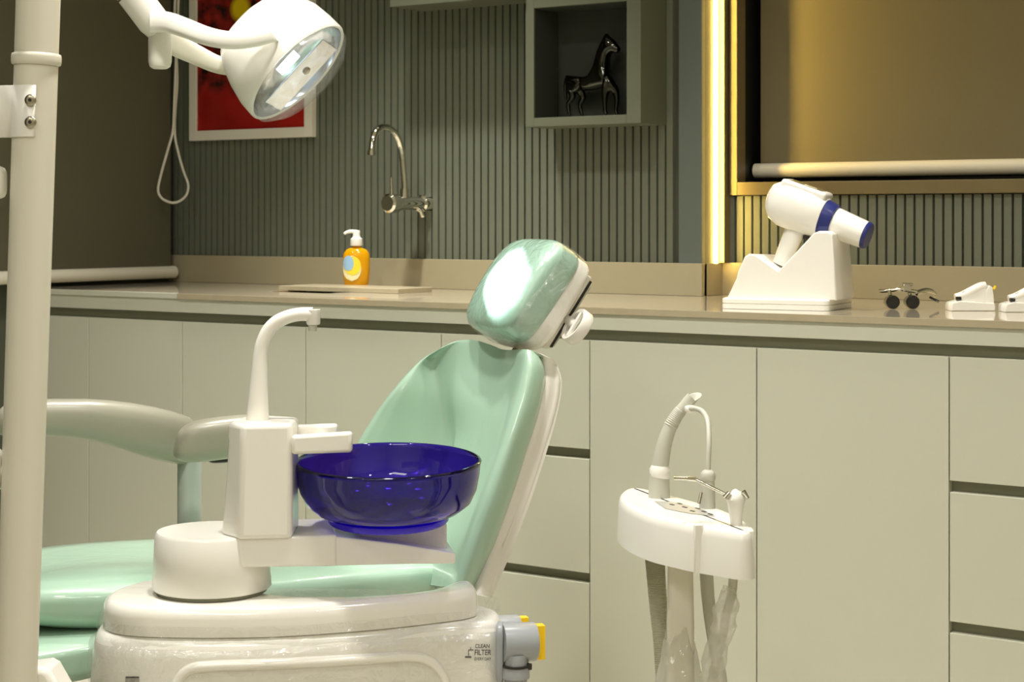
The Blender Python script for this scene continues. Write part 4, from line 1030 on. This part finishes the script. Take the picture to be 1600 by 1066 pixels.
# mouth plane axes
m1 = (P(505, 33, dL) - P(413, 190, dL)); m1 = (m1 - LD * m1.dot(LD)).normalized()
m2 = LD.cross(m1).normalized()
if m2.dot(CF) < 0: m2 = -m2                    # m2 points away from the camera
def lens(c, h1, h2, p=2.2, n=40, sq=0.0):
    out = []
    for k in range(n):
        q = 2 * math.pi * k / n; x_, y_ = math.cos(q), math.sin(q); l = (abs(x_) ** p + abs(y_) ** p) ** (1 / p)
        out.append(c + m1 * (h1 * x_ / l) + m2 * (h2 * y_ / l))
    return out
H1, H2 = 0.110, 0.090
m = MB()
m.loft([lens(lc_ + LD * 0.002, H1 * .945, H2 * .93, 1.9), lens(lc_ + LD * 0.004, H1 * .985, H2 * .985, 1.9), lens(lc_, H1, H2, 1.95), lens(lc_ - LD * .030 + m1 * .001, H1 * .99, H2, 2.1), lens(lc_ - LD * .06 + m1 * .004, H1 * .94, H2 * .97, 2.4), lens(lc_ - LD * .09 + m1 * .004, H1 * .84, H2 * .88, 2.6), lens(lc_ - LD * .115, H1 * .68, H2 * .7, 2.6), lens(lc_ - LD * .128 - m1 * .004, H1 * .5, H2 * .5, 2.6), lens(lc_ - LD * .134 - m1 * .006, H1 * .3, H2 * .3)], (False, True))
shell = m.build('lamp_head', 'white_plastic', la, angle=60)
m = MB()
m.loft([lens(lc_ + LD * .002, H1 * .945, H2 * .93, 1.9), lens(lc_ - LD * .012, H1 * .90, H2 * .88), lens(lc_ - LD * .032, H1 * .76, H2 * .74), lens(lc_ - LD * .046, H1 * .5, H2 * .5), lens(lc_ - LD * .052, H1 * .18, H2 * .2)], (False, True)); m.build('reflector', 'reflector', la, angle=70)
# bulb shield: bright plate across the mouth with a screw
m = MB(); pc = lc_ + LD * 0.006 + m2 * 0.01
m.box(pc, (0.074, 0.034, 0.0012), (m1, m2, LD)); plate = m.build('bulb_shield', 'reflector', la, bevel=0.001)
m = MB(); m.lathe([(0.0075, 0), (0.0075, 0.002), (0.005, 0.0045)], pc + m1 * 0.012 + LD * 0.001, axis=LD, n=20); m.build('screw', 'steel', la)
mat('bulb', (240, 248, 255), 0.3, emis=(225, 240, 255), estr=6.0)
m = MB(); m.tube([lc_ - LD * 0.024 - m1 * 0.022, lc_ - LD * 0.024 + m1 * 0.022], 0.008, 12); m.build('bulb', 'bulb', la)
# clear front cover
m = MB(); m.loft([lens(lc_ + LD * .003, H1 * .97, H2 * .97, 1.9), lens(lc_ + LD * .014, H1 * .96, H2 * .96, 1.9), lens(lc_ + LD * .026, H1 * .80, H2 * .84), lens(lc_ + LD * .033, H1 * .5, H2 * .55), lens(lc_ + LD * .035, H1 * .15, H2 * .2)], (False, True))
cv = m.build('clear_cover', 'film', la, angle=70)
# yoke
J_ = P(243, 36, dL - 0.02)
m = MB(); m.tube([P(120, -125, dL - 0.06), P(204, -14, dL - 0.03)], M2(25, dL), 28); m.build('upper_arm', 'cream', la)
m = MB(); m.tube([P(206, -11, dL - .03), P(222, 10, dL - .025), P(240, 34, dL - .02), P(252, 50, dL - .02)], [M2(25, dL), M2(25, dL), M2(25, dL), M2(20, dL)], 28); m.build('elbow', 'white_plastic', la, bevel=0.002)
m = MB(); hq = P(250, 40, dL - 0.02); m.tube([hq, P(250, 96, dL - .02), P(250, 104, dL - .02), P(250, 107.5, dL - .02)], [M2(18, dL), M2(18, dL), M2(16, dL), M2(11, dL)], 24); m.build('pivot_handle', 'white_satin', la)
def flatbar(pts, hh, hw, name, mt):
    rows = []; s4 = spline([P(*q) for q in pts], 6); n = len(s4)
    for i, c in enumerate(s4):
        t = (s4[min(i + 1, n - 1)] - s4[max(i - 1, 0)]).normalized(); u = CF; v_ = t.cross(u).normalized(); row = []
        for k in range(16):
            q = 2 * math.pi * k / 16; x_, y_ = math.cos(q), math.sin(q); l = (abs(x_) ** 3 + abs(y_) ** 3) ** (1 / 3)
            row.append(c + v_ * (M2(hh[0] + (hh[1] - hh[0]) * i / (n - 1), dL) * x_ / l) + u * (hw * y_ / l))
        rows.append(row)
    mm = MB(); mm.loft(rows); mm.build(name, mt, la, angle=60)
flatbar([(236, 34, dL - 0.05), (262, 35, dL - 0.055), (290, 44, dL - 0.07), (325, 57, dL - 0.09), (360, 63, dL - 0.10), (395, 61, dL - 0.10), (422, 55, dL - 0.095), (430, 54, dL - .08)], (17, 11), 0.012, 'yoke_arm', 'white_plastic')
flatbar([(244, 50, dL), (275, 70, dL + .02), (305, 85, dL + .035), (340, 101, dL + .04), (375, 108, dL + .03)], (20, 12), 0.010, 'yoke_arm', 'cream')
# support arm up to the post (above the picture)
m = MB(); m.tube(spline([P(122, -123, dL - 0.06), P(100, -160, 2.9), P(85, -240, 2.5), P(72, -330, 2.2)], 5), 0.022, 16); m.build('support_arm', 'cream', la)
sl_ = D.lights.new('lamp_beam', 'AREA'); sl_.shape = 'RECTANGLE'; sl_.size = 0.06; sl_.size_y = 0.035; sl_.energy = 1.8; sl_.color = (0.86, 0.95, 1.0); sl_.spread = math.radians(10)
so_ = D.objects.new('lamp_beam', sl_); COL.objects.link(so_); so_.parent = la
so_.location = lc_ + LD * 0.045 - ORIGIN[la.name]; so_.rotation_euler = LD.to_track_quat('-Z', 'Y').to_euler()
